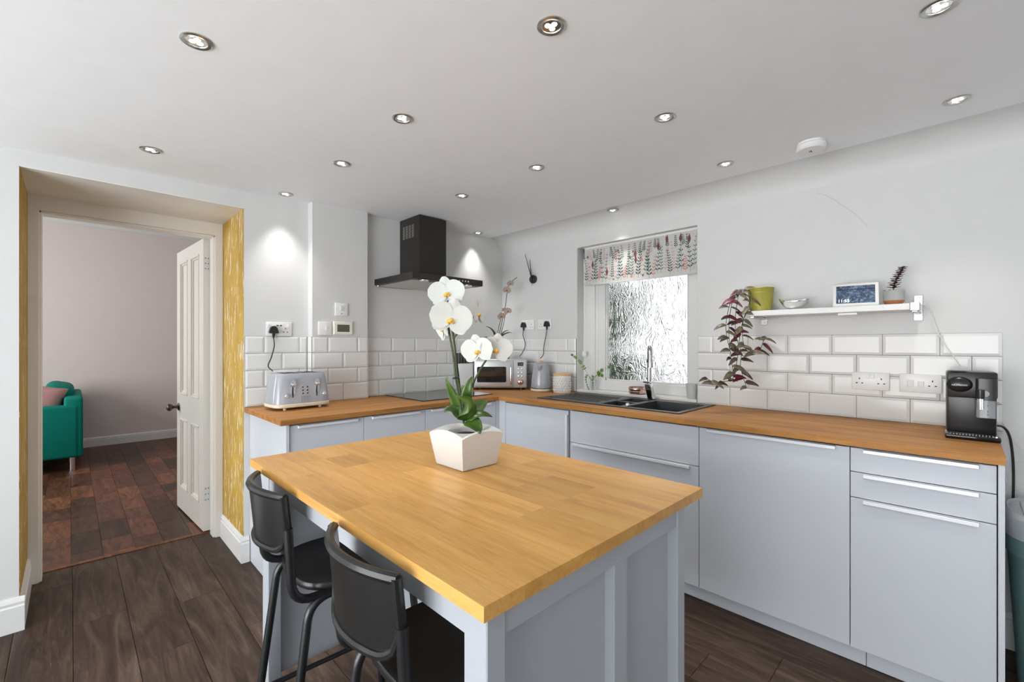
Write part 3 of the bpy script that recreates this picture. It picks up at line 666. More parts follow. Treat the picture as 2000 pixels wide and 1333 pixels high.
obj('inner_shelf', MB().box(ax0 + .44, ax1 - .04, ay0 + .04, ay1 - .04, .42, .44), 'island_grey', it)
obj('inner_wall', MB().box(ax0 + .43, ax0 + .45, ay0 + .04, ay1 - .04, .19, zt_ - .002), 'island_grey', it)

# ================================================================ STOOLS  (local: back at -x, seat towards +x)
def stool(label, loc, rz):
    t = thing('bar_stool', label, 'stool', loc, rz, 'black bar stools at the island', local=True)
    W2 = .148; SZ = .625
    # seat: rounded shell
    def outline(k, n=32, g=1.0):
        out = []
        for i in range(n):
            a = 2 * PI * i / n; c, s_ = math.cos(a), math.sin(a); e = .62
            out.append((.205 + g * .175 * math.copysign(abs(c) ** e, c), g * .165 * math.copysign(abs(s_) ** e, s_)))
        return out
    m = MB(); rings = []
    for z, g_ in ((SZ - .022, .93), (SZ - .018, .985), (SZ - .008, 1.0), (SZ, .975), (SZ - .004, .90), (SZ - .009, .6), (SZ - .010, .2)):
        rings.append([(p[0], p[1], z) for p in outline(0, 32, g_)])
    vs = [v for r_ in rings for v in r_]; fs = [(k * 32 + i, k * 32 + (i + 1) % 32, (k + 1) * 32 + (i + 1) % 32, (k + 1) * 32 + i) for k in range(6) for i in range(32)]
    fs += [tuple(range(32)), tuple(6 * 32 + i for i in range(32))]
    m.raw(vs, fs); obj('seat', m, 'black_plastic', t, True, 50)
    # backrest: curved shield panel
    zb, ztp = .735, .885
    def surf(u, v, off=0):
        y = (u - .5) * 2 * W2; cor = .055
        lo = zb
        dy = abs(y) - (W2 - cor)
        if dy > 0: lo = zb + cor - math.sqrt(max(cor * cor - dy * dy, 0))
        z = lo + (ztp + .004 * math.cos(y / W2 * PI / 2) - lo) * v
        bow = .045 * (1 - (y / W2) ** 2)
        return Vector((.002 - bow - (z - zb) * .10 + off, y, z))
    m = MB(); nu, nv = 20, 8
    f = [surf(i / nu, j / nv, .006) for j in range(nv + 1) for i in range(nu + 1)]; b = [surf(i / nu, j / nv, -.006) for j in range(nv + 1) for i in range(nu + 1)]
    N = (nu + 1) * (nv + 1); fs = []
    for j in range(nv):
        for i in range(nu):
            q = j * (nu + 1) + i; fs.append((q, q + 1, q + nu + 2, q + nu + 1)); fs.append((N + q + 1, N + q, N + q + nu + 1, N + q + nu + 2))
    for i in range(nu):
        fs.append((i, i + 1, N + i + 1, N + i)); q = nv * (nu + 1) + i; fs.append((q, q + 1, N + q + 1, N + q))
    for j in range(nv):
        q = j * (nu + 1); fs.append((q, q + nu + 1, N + q + nu + 1, N + q)); q += nu; fs.append((q, q + nu + 1, N + q + nu + 1, N + q))
    m.raw(f + b, fs); bk = obj('backrest', m, 'black_plastic', t, True, 50)
    rim = [surf(0, 1 - k / 6, -.006) for k in range(7)] + [surf(k / 20, 0, -.006) for k in range(1, 20)] + [surf(1, k / 6, -.006) for k in range(7)]
    obj('rim', MB().tube(rim, .0085, 8), 'black_plastic', bk, True)
    obj('top_rail', MB().tube([surf(k / 20, 1, -.002) + Vector((0, 0, -.004)) for k in range(21)], .0105, 8), 'black_plastic', bk, True)
    for s_ in (-1, 1):
        y = s_ * W2
        p = fillet([(-.008, y, .80), (.004, y, .60), (.19, y * .96, .598)], .055, 6)
        obj('back_tube', MB().tube(p, .0115, 10), 'black_metal', t, True)
        p = fillet([(.15, y * .96, .598), (.045, y * 1.02, .592), (-.03, y * 1.12, .01)], .05, 6)
        lgo = obj('leg', MB().tube(p, .0115, 10), 'black_metal', t, True)
        obj('foot_cap', MB().lathe([(.014, 0), (.014, .02)], (-.030, y * 1.12, 0.0)), 'black_plastic', lgo, True)
        p = fillet([(.15, y * .96, .598), (.345, y * .98, .592), (.40, y * 1.12, .01)], .05, 6)
        lgo = obj('leg', MB().tube(p, .0115, 10), 'black_metal', t, True)
        obj('foot_cap', MB().lathe([(.014, 0), (.014, .02)], (.40, y * 1.12, 0.0)), 'black_plastic', lgo, True)
        obj('footrest_bar', MB().tube([(-.006, y * 1.085, .205), (.385, y * 1.085, .205)], .008, 8), 'black_metal', t, True)
    obj('footrest_bar', MB().tube([(.384, -W2 * 1.085, .225), (.384, W2 * 1.085, .225)], .008, 8), 'black_metal', t, True)
stool('black bar stool at the far end of the island, nearest the doorway', (-2.398, -1.600, 0), R(-3))
stool('black bar stool nearest the viewer at the island', (-2.399, -2.160, 0), R(-3))

# ================================================================ ORCHID IN WHITE POT ON ISLAND
OC = Vector((-1.925, -1.872, IZ)); 
t = thing('potted_orchid', 'white-flowered orchid in a square white pot on the island', 'plant', OC)
m = MB(); n = 8; b_, tp, H = .067, .083, .104
def potring(s, z, arch=0, seg=8):
    pts = []
    for side in range(4):
        for i in range(seg):
            u = -1 + 2 * i / seg; p = {0: (u, -1), 1: (1, u), 2: (-u, 1), 3: (-1, -u)}[side]
            pts.append((OC.x + p[0] * s, OC.y + p[1] * s, OC.z + z + arch * (1 - u * u)))
    return pts
def circ(r_, z, seg=8):
    pts = []
    for side in range(4):
        for i in range(seg):
            u = -1 + 2 * i / seg; p = {0: (u, -1), 1: (1, u), 2: (-u, 1), 3: (-1, -u)}[side]; a = math.atan2(p[1], p[0]); pts.append((OC.x + r_ * math.cos(a), OC.y + r_ * math.sin(a), OC.z + z))
    return pts
rings = [potring(b_ - .004, .0005), potring(b_, .004), potring(b_ + (tp - b_) * .5, .05), potring(tp, H - .004, .013), potring(tp - .004, H, .013), circ(.058, H + .003), circ(.054, H - .003), circ(.050, .03)]
q = 32; vs = [v for r_ in rings for v in r_]; fs = [(k * q + i, k * q + (i + 1) % q, (k + 1) * q + (i + 1) % q, (k + 1) * q + i) for k in range(len(rings) - 1) for i in range(q)] + [tuple(range(q)), tuple((len(rings) - 1) * q + i for i in range(q))]
obj('pot', m.raw(vs, fs), 'ceramic_white', t, True, 35)
obj('bark', MB().lathe([(.045, .06), (.050, .088), (.03, .097)], OC), 'soil', t, True)
OD = (OC - CAM).dot(FW)
def A(u, v, dd=0): return at(u, v, OD + dd)
def leaf(parent, p0, pm, p1, wd, material='orchid_leaf', nrm=None, name='leaf', fold=.25, taper=.55):
    """blade along a quadratic path p0-pm-p1, folded along the mid-rib"""
    p0, pm, p1 = Vector(p0), Vector(pm), Vector(p1); m = MB(); n = 8
    nrm = Vector(nrm) if nrm else Vector((0, 0, 1)); vs = []
    for k in range(n + 1):
        s = k / n; c = p0 * (1-s)**2 + pm * 2*s*(1-s) + p1 * s*s; tg = ((pm - p0) * (1-s) + (p1 - pm) * s).normalized()
        side = tg.cross(nrm); side = side.normalized() if side.length > 1e-4 else Vector((1, 0, 0)); up = side.cross(tg).normalized()
        ww = wd * max(.06, (math.sin(PI * (s ** taper) * .96 + .06)) ** .75) if s < .999 else wd * .05
        vs += [c - side * ww + up * ww * fold, c - side * ww * .5 + up * ww * fold * .4, c, c + side * ww * .5 + up * ww * fold * .4, c + side * ww + up * ww * fold]
    fs = [(k * 5 + i, k * 5 + i + 1, k * 5 + i + 6, k * 5 + i + 5) for k in range(n) for i in range(4)]
    m.raw(vs, fs); return obj(name, m, material, parent, True, 80, solid=.0012)
base = A(912, 822, 0)
for (um, vm, dm), (u1, v1, d1), wd in (((893, 800, .03), (870, 738, .05), .021), ((880, 790, .02), (868, 806, -.02), .021), ((930, 828, -.02), (938, 848, -.08), .026), ((905, 770, -.05), (900, 776, -.09), .036), ((932, 790, .06), (952, 783, .10), .030), ((930, 800, 0), (962, 815, .02), .018), ((918, 800, .02), (902, 752, .05), .028)):
    leaf(t, base, A(um, vm, dm), A(u1, v1, d1), wd, 'orchid_leaf', FW * -.5 + UP * .6)
leaf(t, A(912, 795), A(908, 765, -.02), A(922, 736, -.01), .017, 'orchid_leaf', -FW)
stems = [[(906, 828, 0), (899, 790, 0), (890, 740, 0), (886, 700, 0), (876, 640, 0), (874, 600, 0), (880, 566, 0)], [(912, 825, 0), (903, 790, 0), (893, 735, 0), (889, 690, 0), (883, 640, 0), (880, 632, 0)], [(884, 663, 0), (895, 650, 0), (910, 634, 0), (924, 620, 0), (930, 614, 0)], [(910, 822, 0), (914, 780, 0), (926, 746, 0), (938, 722, 0), (948, 706, 0), (952, 698, 0)]]
for sp in stems: obj('flower_stem', MB().tube(smoothpath([A(*p) for p in sp], 5), .0032, 7), 'stem_green', t, True)
obj('support_stake', MB().tube([A(907, 828, .005), A(884, 636, .005)], .0022, 6), 'stem_dark', t, True)
obj('clip', MB().tube([A(884, 739, -.004), A(897, 738, -.004)], .003, 6), 'black_plastic', t, True)
def flower(parent, c, facing, size, rollv=0, pm='petal_white', lm='lip_yellow', nm='flower'):
    """phalaenopsis bloom: two broad petals, three sepals and a small lip"""
    fz = Vector(facing).normalized(); ux = UP.cross(fz).normalized(); uy = fz.cross(ux)
    M = Matrix((ux, uy, fz)).transposed().to_4x4(); M.translation = Vector(c); M = M @ Matrix.Rotation(R(rollv), 4, 'Z')
    m = MB()
    def petal(ang, L, wd, cup, z):
        ca, sa = math.cos(R(ang)), math.sin(R(ang))
        def f(u, v):
            r_ = v; w_ = wd * math.sin(PI * min(.98, .10 + .86 * r_)) ** .6 * (u - .5) * 2
            x, y = L * r_, w_; zz = z + cup * (r_ * r_) * L * .5 - cup * abs(u - .5) * .5 * L * r_
            return (x * ca - y * sa, x * sa + y * ca, zz)
        m.grid(f, 6, 7, M)
    for a in (90, 218, 322): petal(a, size * .50, size * .19, .18, -.002)
    for a in (8, 172): petal(a, size * .53, size * .34, .22, .0015)
    fo = obj(nm, m, pm, parent, True, 80)
    m = MB(); m.sphere((0, -.06 * size, .03 * size), size * .075, 1, .8, 1, 10, M)
    for a in (-60, -120): m.sphere((math.cos(R(a)) * size * .10, math.sin(R(a)) * size * .10, .03 * size), size * .055, 1, 1, .7, 8, M)
    obj('lip', m, lm, fo, True)
fc = -FW
flower(t, A(872, 572, -.02), fc + UP * .25 + RT * .1, .108, 10)
flower(t, A(868, 600, .03), fc * .6 + UP * .1 - RT * .7, .10, 0)
flower(t, A(881, 622, -.03), fc - UP * .15 + RT * .1, .125, -12)
flower(t, A(864, 640, .02), fc * .4 - RT * .8 - UP * .2, .10, 15)
flower(t, A(934, 612, .0), fc * .35 + RT * .9 + UP * .1, .085, 0)
flower(t, A(932, 684, -.02), fc - RT * .25 - UP * .12, .098, 8)
flower(t, A(969, 682, -.01), fc + RT * .25 - UP * .1, .098, -8)

# ================================================================ CEILING LIGHTS, ALARM
spots = [(-2.552, -1.403, 'nearest the doorway in the second row from the camera'), (-1.843, -2.152, 'large, top centre of the picture'), (-1.123, -2.926, 'cut by the top right picture edge'), (-.379, -2.954, 'far right, closest to the right wall'),
         (-1.87, -1.399, 'directly above the island'), (-1.094, -2.118, 'right of centre, above the space beside the island'), (-2.555, -.383, 'just in front of the doorway lintel'), (-1.852, -.793, 'above the gap between island and toaster'),
         (-1.082, -1.405, 'near the ceiling centre, beyond the island'), (-.379, -2.097, 'beside the smoke alarm, left of it'), (-1.896, -.118, 'close to the wall above the toaster'), (-1.086, -.784, 'in front of the cooker hood'),
         (-.115, -1.245, 'right above the patterned blind'), (-.36, -.085, 'close to the corner, right of the hood chimney')]
for sx, sy, where in spots:
    z = ceil_z(sx) - (.0 if sx < -.16 else .012)
    t = thing('ceiling_spotlight', 'round recessed chrome ceiling spotlight ' + where, 'spotlight', (sx, sy, z), group='recessed ceiling spotlights', local=True, rot=(0, -math.atan(.0277), 0))
    obj('bezel', MB().lathe([(.041, 0), (.041, -.003), (.036, -.006), (.028, -.004), (.0265, -.001), (.0265, 0.0)], seg=28, cap=False), 'brushed', t, True)
    obj('reflector', MB().lathe([(.027, .0), (.027, -.0015), (.0255, -.0015)], seg=24), 'chrome', t, True)
    lens = obj('lamp', MB().lathe([(.021, -.001), (.021, -.0022)], seg=20), 'chrome', t, True)
    m = MB()
    for k in range(3):
        a = 2 * PI * k / 3 + .5; m.lathe([(.0085, -.0020), (.008, -.0032)], (.0105 * math.cos(a), .0105 * math.sin(a), 0), 12)
    obj('led_lens', m, 'led_lens', lens)
    l = bpy.data.lights.new('spot', 'SPOT'); l.energy = 11; l.spot_size = R(74); l.spot_blend = 1.0; l.shadow_soft_size = .025; l.color = (1, .97, .92)
    lo = bpy.data.objects.new('spot', l); COL.objects.link(lo); lo.parent = t; lo.location = (0, 0, -.014)
t = thing('smoke_alarm', 'white round smoke alarm on the ceiling', 'smoke alarm', (-.345, -2.47, ceil_z(-.345)), local=True)
obj('mount', MB().lathe([(.056, 0), (.056, -.010), (.050, -.012)], seg=32), 'white_plastic', t, True)
al = obj('body', MB().lathe([(.050, -.012), (.060, -.014), (.061, -.030), (.055, -.038), (.02, -.040)], seg=32), 'white_plastic', t, True)
obj('sounder_slots', MB().box(-.010, .010, -.002, .002, -.0415, -.0398).box(-.006, .006, .005, .0075, -.0415, -.0398), 'slot_black', al)

# ================================================================ WALL FITTINGS
def plate(name, label, cat, wd, ht, loc, face, parts, matn='white_plastic', group=None):
    """face: 'back' (faces -y) or 'right' (faces -x). local x runs to the viewer's right, z up, -y out of the wall"""
    t = thing(name, label, cat, loc, 0 if face == 'back' else -PI/2, group, local=True)
    obj('faceplate', MB().box(-wd / 2, wd / 2, -.010, 0, -ht / 2, ht / 2, .003, 2), matn, t, True)
    for kind, x, z in parts:
        if kind == 'socket':
            m = MB()
            for dx, dz, a, b in ((0, .010, .004, .008), (-.011, -.012, .007, .0045), (.011, -.012, .007, .0045)): m.box(x + dx - a/2, x + dx + a/2, -.0106, -.0095, z + dz - b/2, z + dz + b/2)
            obj('socket_holes', m, 'slot_black', t)
        elif kind == 'rocker': obj('rocker_switch', MB().box(x - .0065, x + .0065, -.0145, -.009, z - .010, z + .010, .0015), 'white_plastic', t)
        elif kind == 'bigrocker': obj('rocker_switch', MB().box(x - .011, x + .011, -.014, -.009, z - .016, z + .016, .0015), 'switch_shade', t)
        elif kind == 'midrocker': obj('rocker_switch', MB().box(x - .011, x + .011, -.013, -.009, z - .0125, z + .0125, .0015), 'switch_shade', t)
        elif kind == 'usb': obj('usb_ports', MB().box(x - .016, x - .003, -.0106, -.0095, z - .003, z + .003).box(x + .003, x + .016, -.0106, -.0095, z - .003, z + .003), 'slot_black', t)
        elif kind == 'screw': obj('screw', MB().lathe([(.003, 0), (.003, .001)], M=Matrix.Translation((x, -.0096, z)) @ Matrix.Rotation(R(90), 4, 'X'), seg=10), 'brushed', t)
        elif kind == 'neon': obj('neon', MB().box(x - .003, x + .003, -.0108, -.0095, z - .003, z + .003), 'slot_black', t)
        elif kind == 'lcd': obj('screen', MB().box(x - .042, x + .042, -.0175, -.0095, z - .024, z + .024, .001), 'lcd', t)
        elif kind == 'frame': obj('bezel', MB().box(-wd/2 + .006, wd/2 - .006, -.0165, -.009, -ht/2 + .006, ht/2 - .006, .002), matn, t)
    return t
def plug(label, loc, face, cordpts, group=None):
    t = thing('plug', label, 'plug', loc, 0 if face == 'back' else -PI/2, group, local=True)
    poly = [(-.024, -.018), (.024, -.018), (.026, -.008), (.018, .016), (.008, .026), (-.008, .026), (-.018, .016), (-.026, -.008)]
    m = MB().prism(poly, 0, .024, M=Matrix.Rotation(R(90), 4, 'X')); obj('plug_body', m, 'black_plastic', t)
    obj('strain_relief', MB().tube([(0, -.012, -.016), (0, -.012, -.046)], [.010, .005], 8), 'black_plastic', t, True)
    M = Matrix.Translation(Vector(loc)) @ Matrix.Rotation(0 if face == 'back' else -PI/2, 4, 'Z'); inv = M.inverted()
    st_ = Vector((0, -.012, -.044)); obj('cord', MB().tube(smoothpath([st_] + [inv @ Vector(p) for p in cordpts], 6), .0032, 7), 'cord_black', t, True)
plate('double_socket', 'white double socket with two USB ports above the toaster', 'socket', .146, .086, (-1.898, 0, 1.373), 'back', [('socket', .036, -.006), ('rocker', .053, .02), ('rocker', -.060, .022), ('usb', 0, .022)])
plug('black plug and cord of the toaster above it', (-1.934, -.010, 1.364), 'back', [(-1.934, -.035, 1.27), (-1.955, -.05, 1.20), (-1.975, -.06, 1.15), (-1.968, -.12, 1.122)])
plate('fused_switch', 'square white fused switch, uppermost on the boxed-in wall', 'switch', .086, .086, (-1.532, BY, 1.511), 'back', [('bigrocker', 0, .008), ('screw', -.034, 0), ('screw', .034, 0), ('neon', 0, -.028)])
plate('light_switch', 'plain white light switch left of the thermostat', 'switch', .086, .086, (-1.640, BY, 1.382), 'back', [('rocker', .006, 0)])
plate('thermostat', 'cream thermostat with a dark display', 'thermostat', .136, .090, (-1.523, BY, 1.386), 'back', [('frame', 0, 0), ('lcd', .0, .0)], 'ivory_plastic')
plate('double_socket', 'white double socket above the microwave', 'socket', .146, .086, (0, -.330, 1.448), 'right', [('socket', .040, -.008), ('socket', -.040, -.008), ('rocker', -.008, .022), ('rocker', .008, .022)])
plate('double_socket', 'white double socket above the kettle', 'socket', .146, .086, (0, -.520, 1.448), 'right', [('socket', -.040, -.008), ('rocker', -.008, .022), ('rocker', .008, .022), ('socket', .04, -.008)])
plug('black plug and hanging cord of the microwave', (-.010, -.290, 1.445), 'right', [(-.03, -.292, 1.36), (-.03, -.318, 1.28), (-.03, -.29, 1.215), (-.06, -.275, 1.175)])
plug('black plug and hanging cord of the kettle', (-.010, -.556, 1.445), 'right', [(-.03, -.556, 1.36), (-.035, -.535, 1.26), (-.05, -.545, 1.20), (-.10, -.555, 1.165)])
plate('double_socket', 'white double socket on the tiles left of the cooker switch', 'socket', .146, .086, (-.0095, -2.649, 1.097), 'right', [('socket', -.042, .002), ('socket', .042, .002), ('rocker', -.009, .024), ('rocker', .009, .024)])
plate('cooker_switch', 'wide white cooker switch with socket next to the coffee machine', 'switch', .146, .086, (-.0095, -2.830, 1.097), 'right', [('bigrocker', -.034, 0), ('midrocker', .003, -.002), ('socket', .042, .002)])
# wall clock
t = thing('wall_clock', 'minimal black wall clock with two long hands', 'clock', (-.001, -.394, 1.835), -PI/2, local=True)
obj('hub', MB().lathe([(.036, 0), (.036, .020), (.030, .026)], M=Matrix.Rotation(R(90), 4, 'X')), 'black_plastic', t, True)
obj('minute_hand', MB().prism([(.005, 0), (-.005, 0), (-.0800, .222), (-.0770, .223)], 0, .002, M=Matrix.Translation((0, -.028, 0)) @ Matrix.Rotation(R(90), 4, 'X')), 'black_plastic', t)
obj('hour_hand', MB().prism([(.006, 0), (-.006, 0), (-.019, .165), (-.015, .166)], 0, .002, M=Matrix.Translation((0, -.031, 0)) @ Matrix.Rotation(R(90), 4, 'X')), 'black_plastic', t)
obj('second_hand', MB().prism([(.003, 0), (-.003, 0), (.004, -.055), (.007, -.055)], 0, .002, M=Matrix.Translation((0, -.029, 0)) @ Matrix.Rotation(R(90), 4, 'X')), 'black_plastic', t)

# ================================================================ WORKTOP ITEMS
# ---- toaster (local: x width, -y front)
t = thing('toaster', 'grey four-slice toaster with chrome levers on the oak worktop', 'toaster', (-1.862, -.215, WT), R(4), local=True)
def toaster_shell():
    m = MB(); rings = []; q = 36
    for z, sx, sy in ((.034, .158, .105), (.060, .157, .104), (.12, .150, .098), (.175, .142, .090), (.198, .138, .086), (.204, .132, .080)):
        r_ = []
        for i in range(q):
            a = 2 * PI * i / q; c, s_ = math.cos(a), math.sin(a); e = .38
            r_.append((sx * math.copysign(abs(c) ** e, c), sy * math.copysign(abs(s_) ** e, s_), z))
        rings.append(r_)
    vs = [v for r_ in rings for v in r_]
    return m.raw(vs, [(k * q + i, k * q + (i + 1) % q, (k + 1) * q + (i + 1) % q, (k + 1) * q + i) for k in range(5) for i in range(q)] + [tuple(range(q)), tuple(5 * q + i for i in range(q))])
obj('body', toaster_shell(), 'grey_gloss', t, True, 45)
m = MB(); q = 36
rg = []
for z, g_ in ((.014, .95), (.018, 1.0), (.032, 1.01), (.035, .985)):
    for i in range(q):
        a = 2 * PI * i / q; c, s_ = math.cos(a), math.sin(a); rg.append((.160 * g_ * math.copysign(abs(c) ** .38, c), .107 * g_ * math.copysign(abs(s_) ** .38, s_), z))
m.raw(rg, [(k * q + i, k * q + (i + 1) % q, (k + 1) * q + (i + 1) % q, (k + 1) * q + i) for k in range(3) for i in range(q)] + [tuple(range(q)), tuple(3 * q + i for i in range(q))])
obj('base_band', m, 'cream_band', t, True, 45)
for x in (-.10, .10):
    for y in (-.07, .07): obj('foot', MB().lathe([(.008, 0), (.009, .016)], (x, y, 0), 10), 'white_plastic', t, True)
obj('top_plate', MB().box(-.118, .118, -.068, .068, .2035, .2055, .001), 'chrome', t)
for x in (-.078, -.030, .030, .078): obj('bread_slot', MB().box(x - .015, x + .015, -.055, .055, .2045, .2066), 'slot_black', t)
for x in (-.068, .068):
    F = -.103
    def onf(z): return -(.1045 - (z - .05) * .085)
    sl = obj('lever_slot', MB().vbox(-.014, .014, -.055, .055, 0, .006, .0135, 5, M=Matrix.Translation((x, onf(.11) + .003, .118)) @ Matrix.Rotation(R(90 + 4.5), 4, 'X')), 'chrome', t, True)
    obj('slot_groove', MB().box(x - .0035, x + .0015, onf(.118) - .006, onf(.118) + .004, .072, .166), 'slot_black', sl)
    lv = obj('lever', MB().lathe([(.011, 0), (.0125, .006), (.011, .014), (.006, .016)], M=Matrix.Translation((x, onf(.142) - .004, .142)) @ Matrix.Rotation(R(90), 4, 'X'), seg=16), 'chrome', t, True)
for x in (-.103, .110): obj('browning_dial', MB().lathe([(.013, 0), (.0135, .004), (.011, .014), (.009, .016)], M=Matrix.Translation((x, -.096, .082)) @ Matrix.Rotation(R(90), 4, 'X'), seg=16), 'chrome', t, True)
for x in (-.013, .013):
    for z in (.092, .110, .128):
        b_ = obj('push_button', MB().lathe([(.0065, 0), (.0065, .003), (.005, .004)], M=Matrix.Translation((x, -(.1045 - (z - .05) * .085) + .001, z)) @ Matrix.Rotation(R(90), 4, 'X'), seg=12), 'chrome', t, True)
        obj('button_cap', MB().lathe([(.0042, 0), (.004, .002)], M=Matrix.Translation((x, -(.1045 - (z - .05) * .085) - .0035, z)) @ Matrix.Rotation(R(90), 4, 'X'), seg=10), 'slot_black', b_)
m = MB()
for k in range(7): m.box(-.024 + k * .008 - .001, -.024 + k * .008 + .001, -.1065, -.100, .040, .076)
obj('front_ribs', m, 'grey_gloss', t)
# ---- knife block with knives
KB = Vector((-.515, -.078, WT))
t = thing('knife_block', 'white knife block between the hob and the microwave', 'knife block', KB, R(-14), local=True)
obj('block', MB().vbox(-.062, .068, -.050, .050, .0005, .215, .008, 3), 'block_white', t, True)
obj('knife_slots', MB().box(-.058, .062, -.02, .02, .2145, .2158), 'slot_black', t)
MK = Matrix.Translation(KB) @ Matrix.Rotation(R(-14), 4, 'Z')
for k, (x, h, w_) in enumerate(((-.052, .085, .006), (-.030, .086, .006), (-.006, .100, .009), (.020, .088, .007), (.042, .060, .006))):
    p = MK @ Vector((x, 0, .2162))
    kn = thing('kitchen_knife', ('leftmost black-handled knife in the white block', 'second black-handled knife from the left in the white block', 'tallest black-handled knife in the white block', 'black-handled knife right of the tallest in the white block', 'short black-handled knife at the right of the white block')[k], 'knife', p, R(-14), 'knives in the white block', local=True)
    obj('handle', MB().vbox(-w_, w_, -.011, .011, 0.0, h, .004, 3, .002), 'black_plastic', kn, True)
    obj('bolster', MB().box(-w_ * .9, w_ * .9, -.010, .010, -.001, .008, .001), 'brushed', kn)
# ---- microwave (local: -y front)
t = thing('microwave', 'silver-grey retro microwave standing diagonally in the corner', 'microwave', (-.292, -.287, WT), R(-45), local=True)
MWW, MWH, MWD = .218, .252, .225
obj('body', MB().box(-MWW, MWW, .0, MWD, .012, MWH, .012, 3), 'grey_gloss', t, True)
obj('front_frame', MB().box(-MWW - .001, MWW + .001, -.018, .004, .013, MWH - .001, .010, 3), 'steel_satin', t, True)
d = obj('door', MB().box(-MWW + .012, .108, -.026, -.010, .022, MWH - .012, .008, 2), 'steel_satin', t, True)
obj('door_glass', MB().vbox(-.120, .120, -.064, .064, 0, .003, .012, 4, M=Matrix.Translation((-.072, -.026, .125)) @ Matrix.Rotation(R(90), 4, 'X')), 'hob_glass', d, True)
obj('handle', MB().tube(fillet([(.086, -.022, .048), (.086, -.056, .056), (.086, -.056, .196), (.086, -.022, .204)], .02, 5), .009, 10), 'chrome', d, True)
dp = obj('display', MB().box(.142, .188, -.0225, -.017, .196, .224, .001), 'black_gloss', t)
text('clock_digits', '11:54', .016, 'digits_green', t, Matrix.Translation((.165, -.0228, .210)) @ Matrix.Rotation(R(90), 4, 'X'))
for x in (.150, .178):
    for z in (.172, .142, .112): obj('push_button', MB().lathe([(.0085, 0), (.008, .004), (.005, .006)], M=Matrix.Translation((x, -.018, z)) @ Matrix.Rotation(R(90), 4, 'X'), seg=12), 'chrome', t, True)
obj('dial', MB().lathe([(.025, 0), (.024, .006), (.017, .010), (.016, .022), (.010, .024)], M=Matrix.Translation((.164, -.018, .064)) @ Matrix.Rotation(R(90), 4, 'X'), seg=20), 'bowl_copper', t, True)
for x in (-.17, .17):
    for y in (.02, MWD - .03): obj('foot', MB().lathe([(.014, 0), (.014, .013)], (x, y, 0), 12), 'black_plastic', t)
# ---- dried orchid standing on the microwave
OB = Vector((-.205, -.260, WT + MWH + .0005))
t = thing('potted_orchid', 'small fading orchid with dark leaves standing on the microwave', 'plant', OB)
obj('pot', MB().lathe([(.028, 0), (.040, .055), (.042, .066), (.038, .066), (.034, .05)], OB, 20), 'carcass_grey', t, True); obj('bark', MB().lathe([(.037, .052), (.02, .060)], OB, 16), 'soil', t)
BD = (OB - CAM).dot(FW)
def Bp(u, v, dd=0): return at(u, v, BD + dd)
b0 = Bp(970, 668)
for (um, vm), (u1, v1), w_ in (((966, 640), (948, 638), .012), ((955, 656), (938, 660), .011), ((985, 648), (1000, 650), .013), ((984, 644), (994, 646), .010), ((982, 664), (995, 672), .010)):
    leaf(t, b0, Bp(um, vm, -.02), Bp(u1, v1, -.02), w_, 'orchid_leaf_dark', UP * .8 - FW * .5)
for pts in ([(972, 668), (978, 640), (986, 605), (990, 575), (994, 555)], [(974, 668), (982, 640), (989, 605)], [(970, 664), (974, 640), (979, 622)], [(994, 555), (1002, 548), (1010, 542)]):
    obj('flower_stem', MB().tube(smoothpath([Bp(*p) for p in pts], 5), .0026, 6), 'stem_dark', t, True)
for (u, v, s_) in ((997, 554, .056), (990, 567, .066), (992, 608, .062), (979, 618, .066), (985, 606, .045)):
    flower(t, Bp(u, v, -.02), fc - UP * .3 + RT * random.uniform(-.5, .5), s_, random.uniform(-20, 20), 'petal_dry', 'petal_dry_dark')
# ---- kettle
KT = Vector((-.130, -.590, WT))
t = thing('electric_kettle', 'glossy grey kettle right of the microwave', 'kettle', KT)
obj('power_base', MB().lathe([(.080, .0005), (.086, .004), (.086, .018), (.080, .022)], KT, 32), 'cream_band', t, True)
obj('body', MB().lathe([(.079, .0225), (.081, .030), (.078, .07), (.070, .14), (.064, .19), (.061, .205), (.057, .212)], KT, 32), 'grey_gloss', t, True)
obj('black_ring', MB().lathe([(.0815, .0195), (.0825, .022), (.0815, .026)], KT, 32), 'black_plastic', t, True)
ld = obj('lid', MB().lathe([(.058, .212), (.054, .219), (.02, .223)], KT, 32), 'grey_gloss', t, True)
obj('lid_knob', MB().lathe([(.010, .223), (.016, .232), (.016, .240), (.010, .243)], KT, 16), 'bamboo', ld, True)
hv = (Vector((.7, .45, 0))).normalized()
obj('handle', MB().tube(fillet([KT + hv * .058 + UP * .195, KT + hv * .115 + UP * .195, KT + hv * .118 + UP * .07, KT + hv * .078 + UP * .055], .035, 5), .010, 10), 'grey_gloss', t, True)
sv = -hv
obj('spout', MB().tube([KT + sv * .050 + UP * .17, KT + sv * .074 + UP * .205], [.020, .014], 10), 'grey_gloss', t, True)
# ---- canister
CN = Vector((-.112, -.790, WT))
t = thing('storage_canister', 'embossed pale grey canister with a wooden lid beside the window', 'canister', CN)
obj('body', MB().lathe([(.066, .0005), (.068, .006), (.068, .128), (.066, .132)], CN, 40), 'ceramic_white', t, True)
m = MB()
for r_ in range(6):
    for k in range(20):
        a = 2 * PI * (k + .5 * (r_ % 2)) / 20; m.sphere((CN.x + .0675 * math.cos(a), CN.y + .0675 * math.sin(a), CN.z + .022 + r_ * .018), .0062, 1, 1, 1, 6)
eo = obj('embossed_dots', m, 'ceramic_white', t, True); eo['kind'] = 'stuff'
obj('lid', MB().lathe([(.067, .1322), (.068, .135), (.068, .143), (.064, .146)], CN, 40), 'bamboo', t, True)
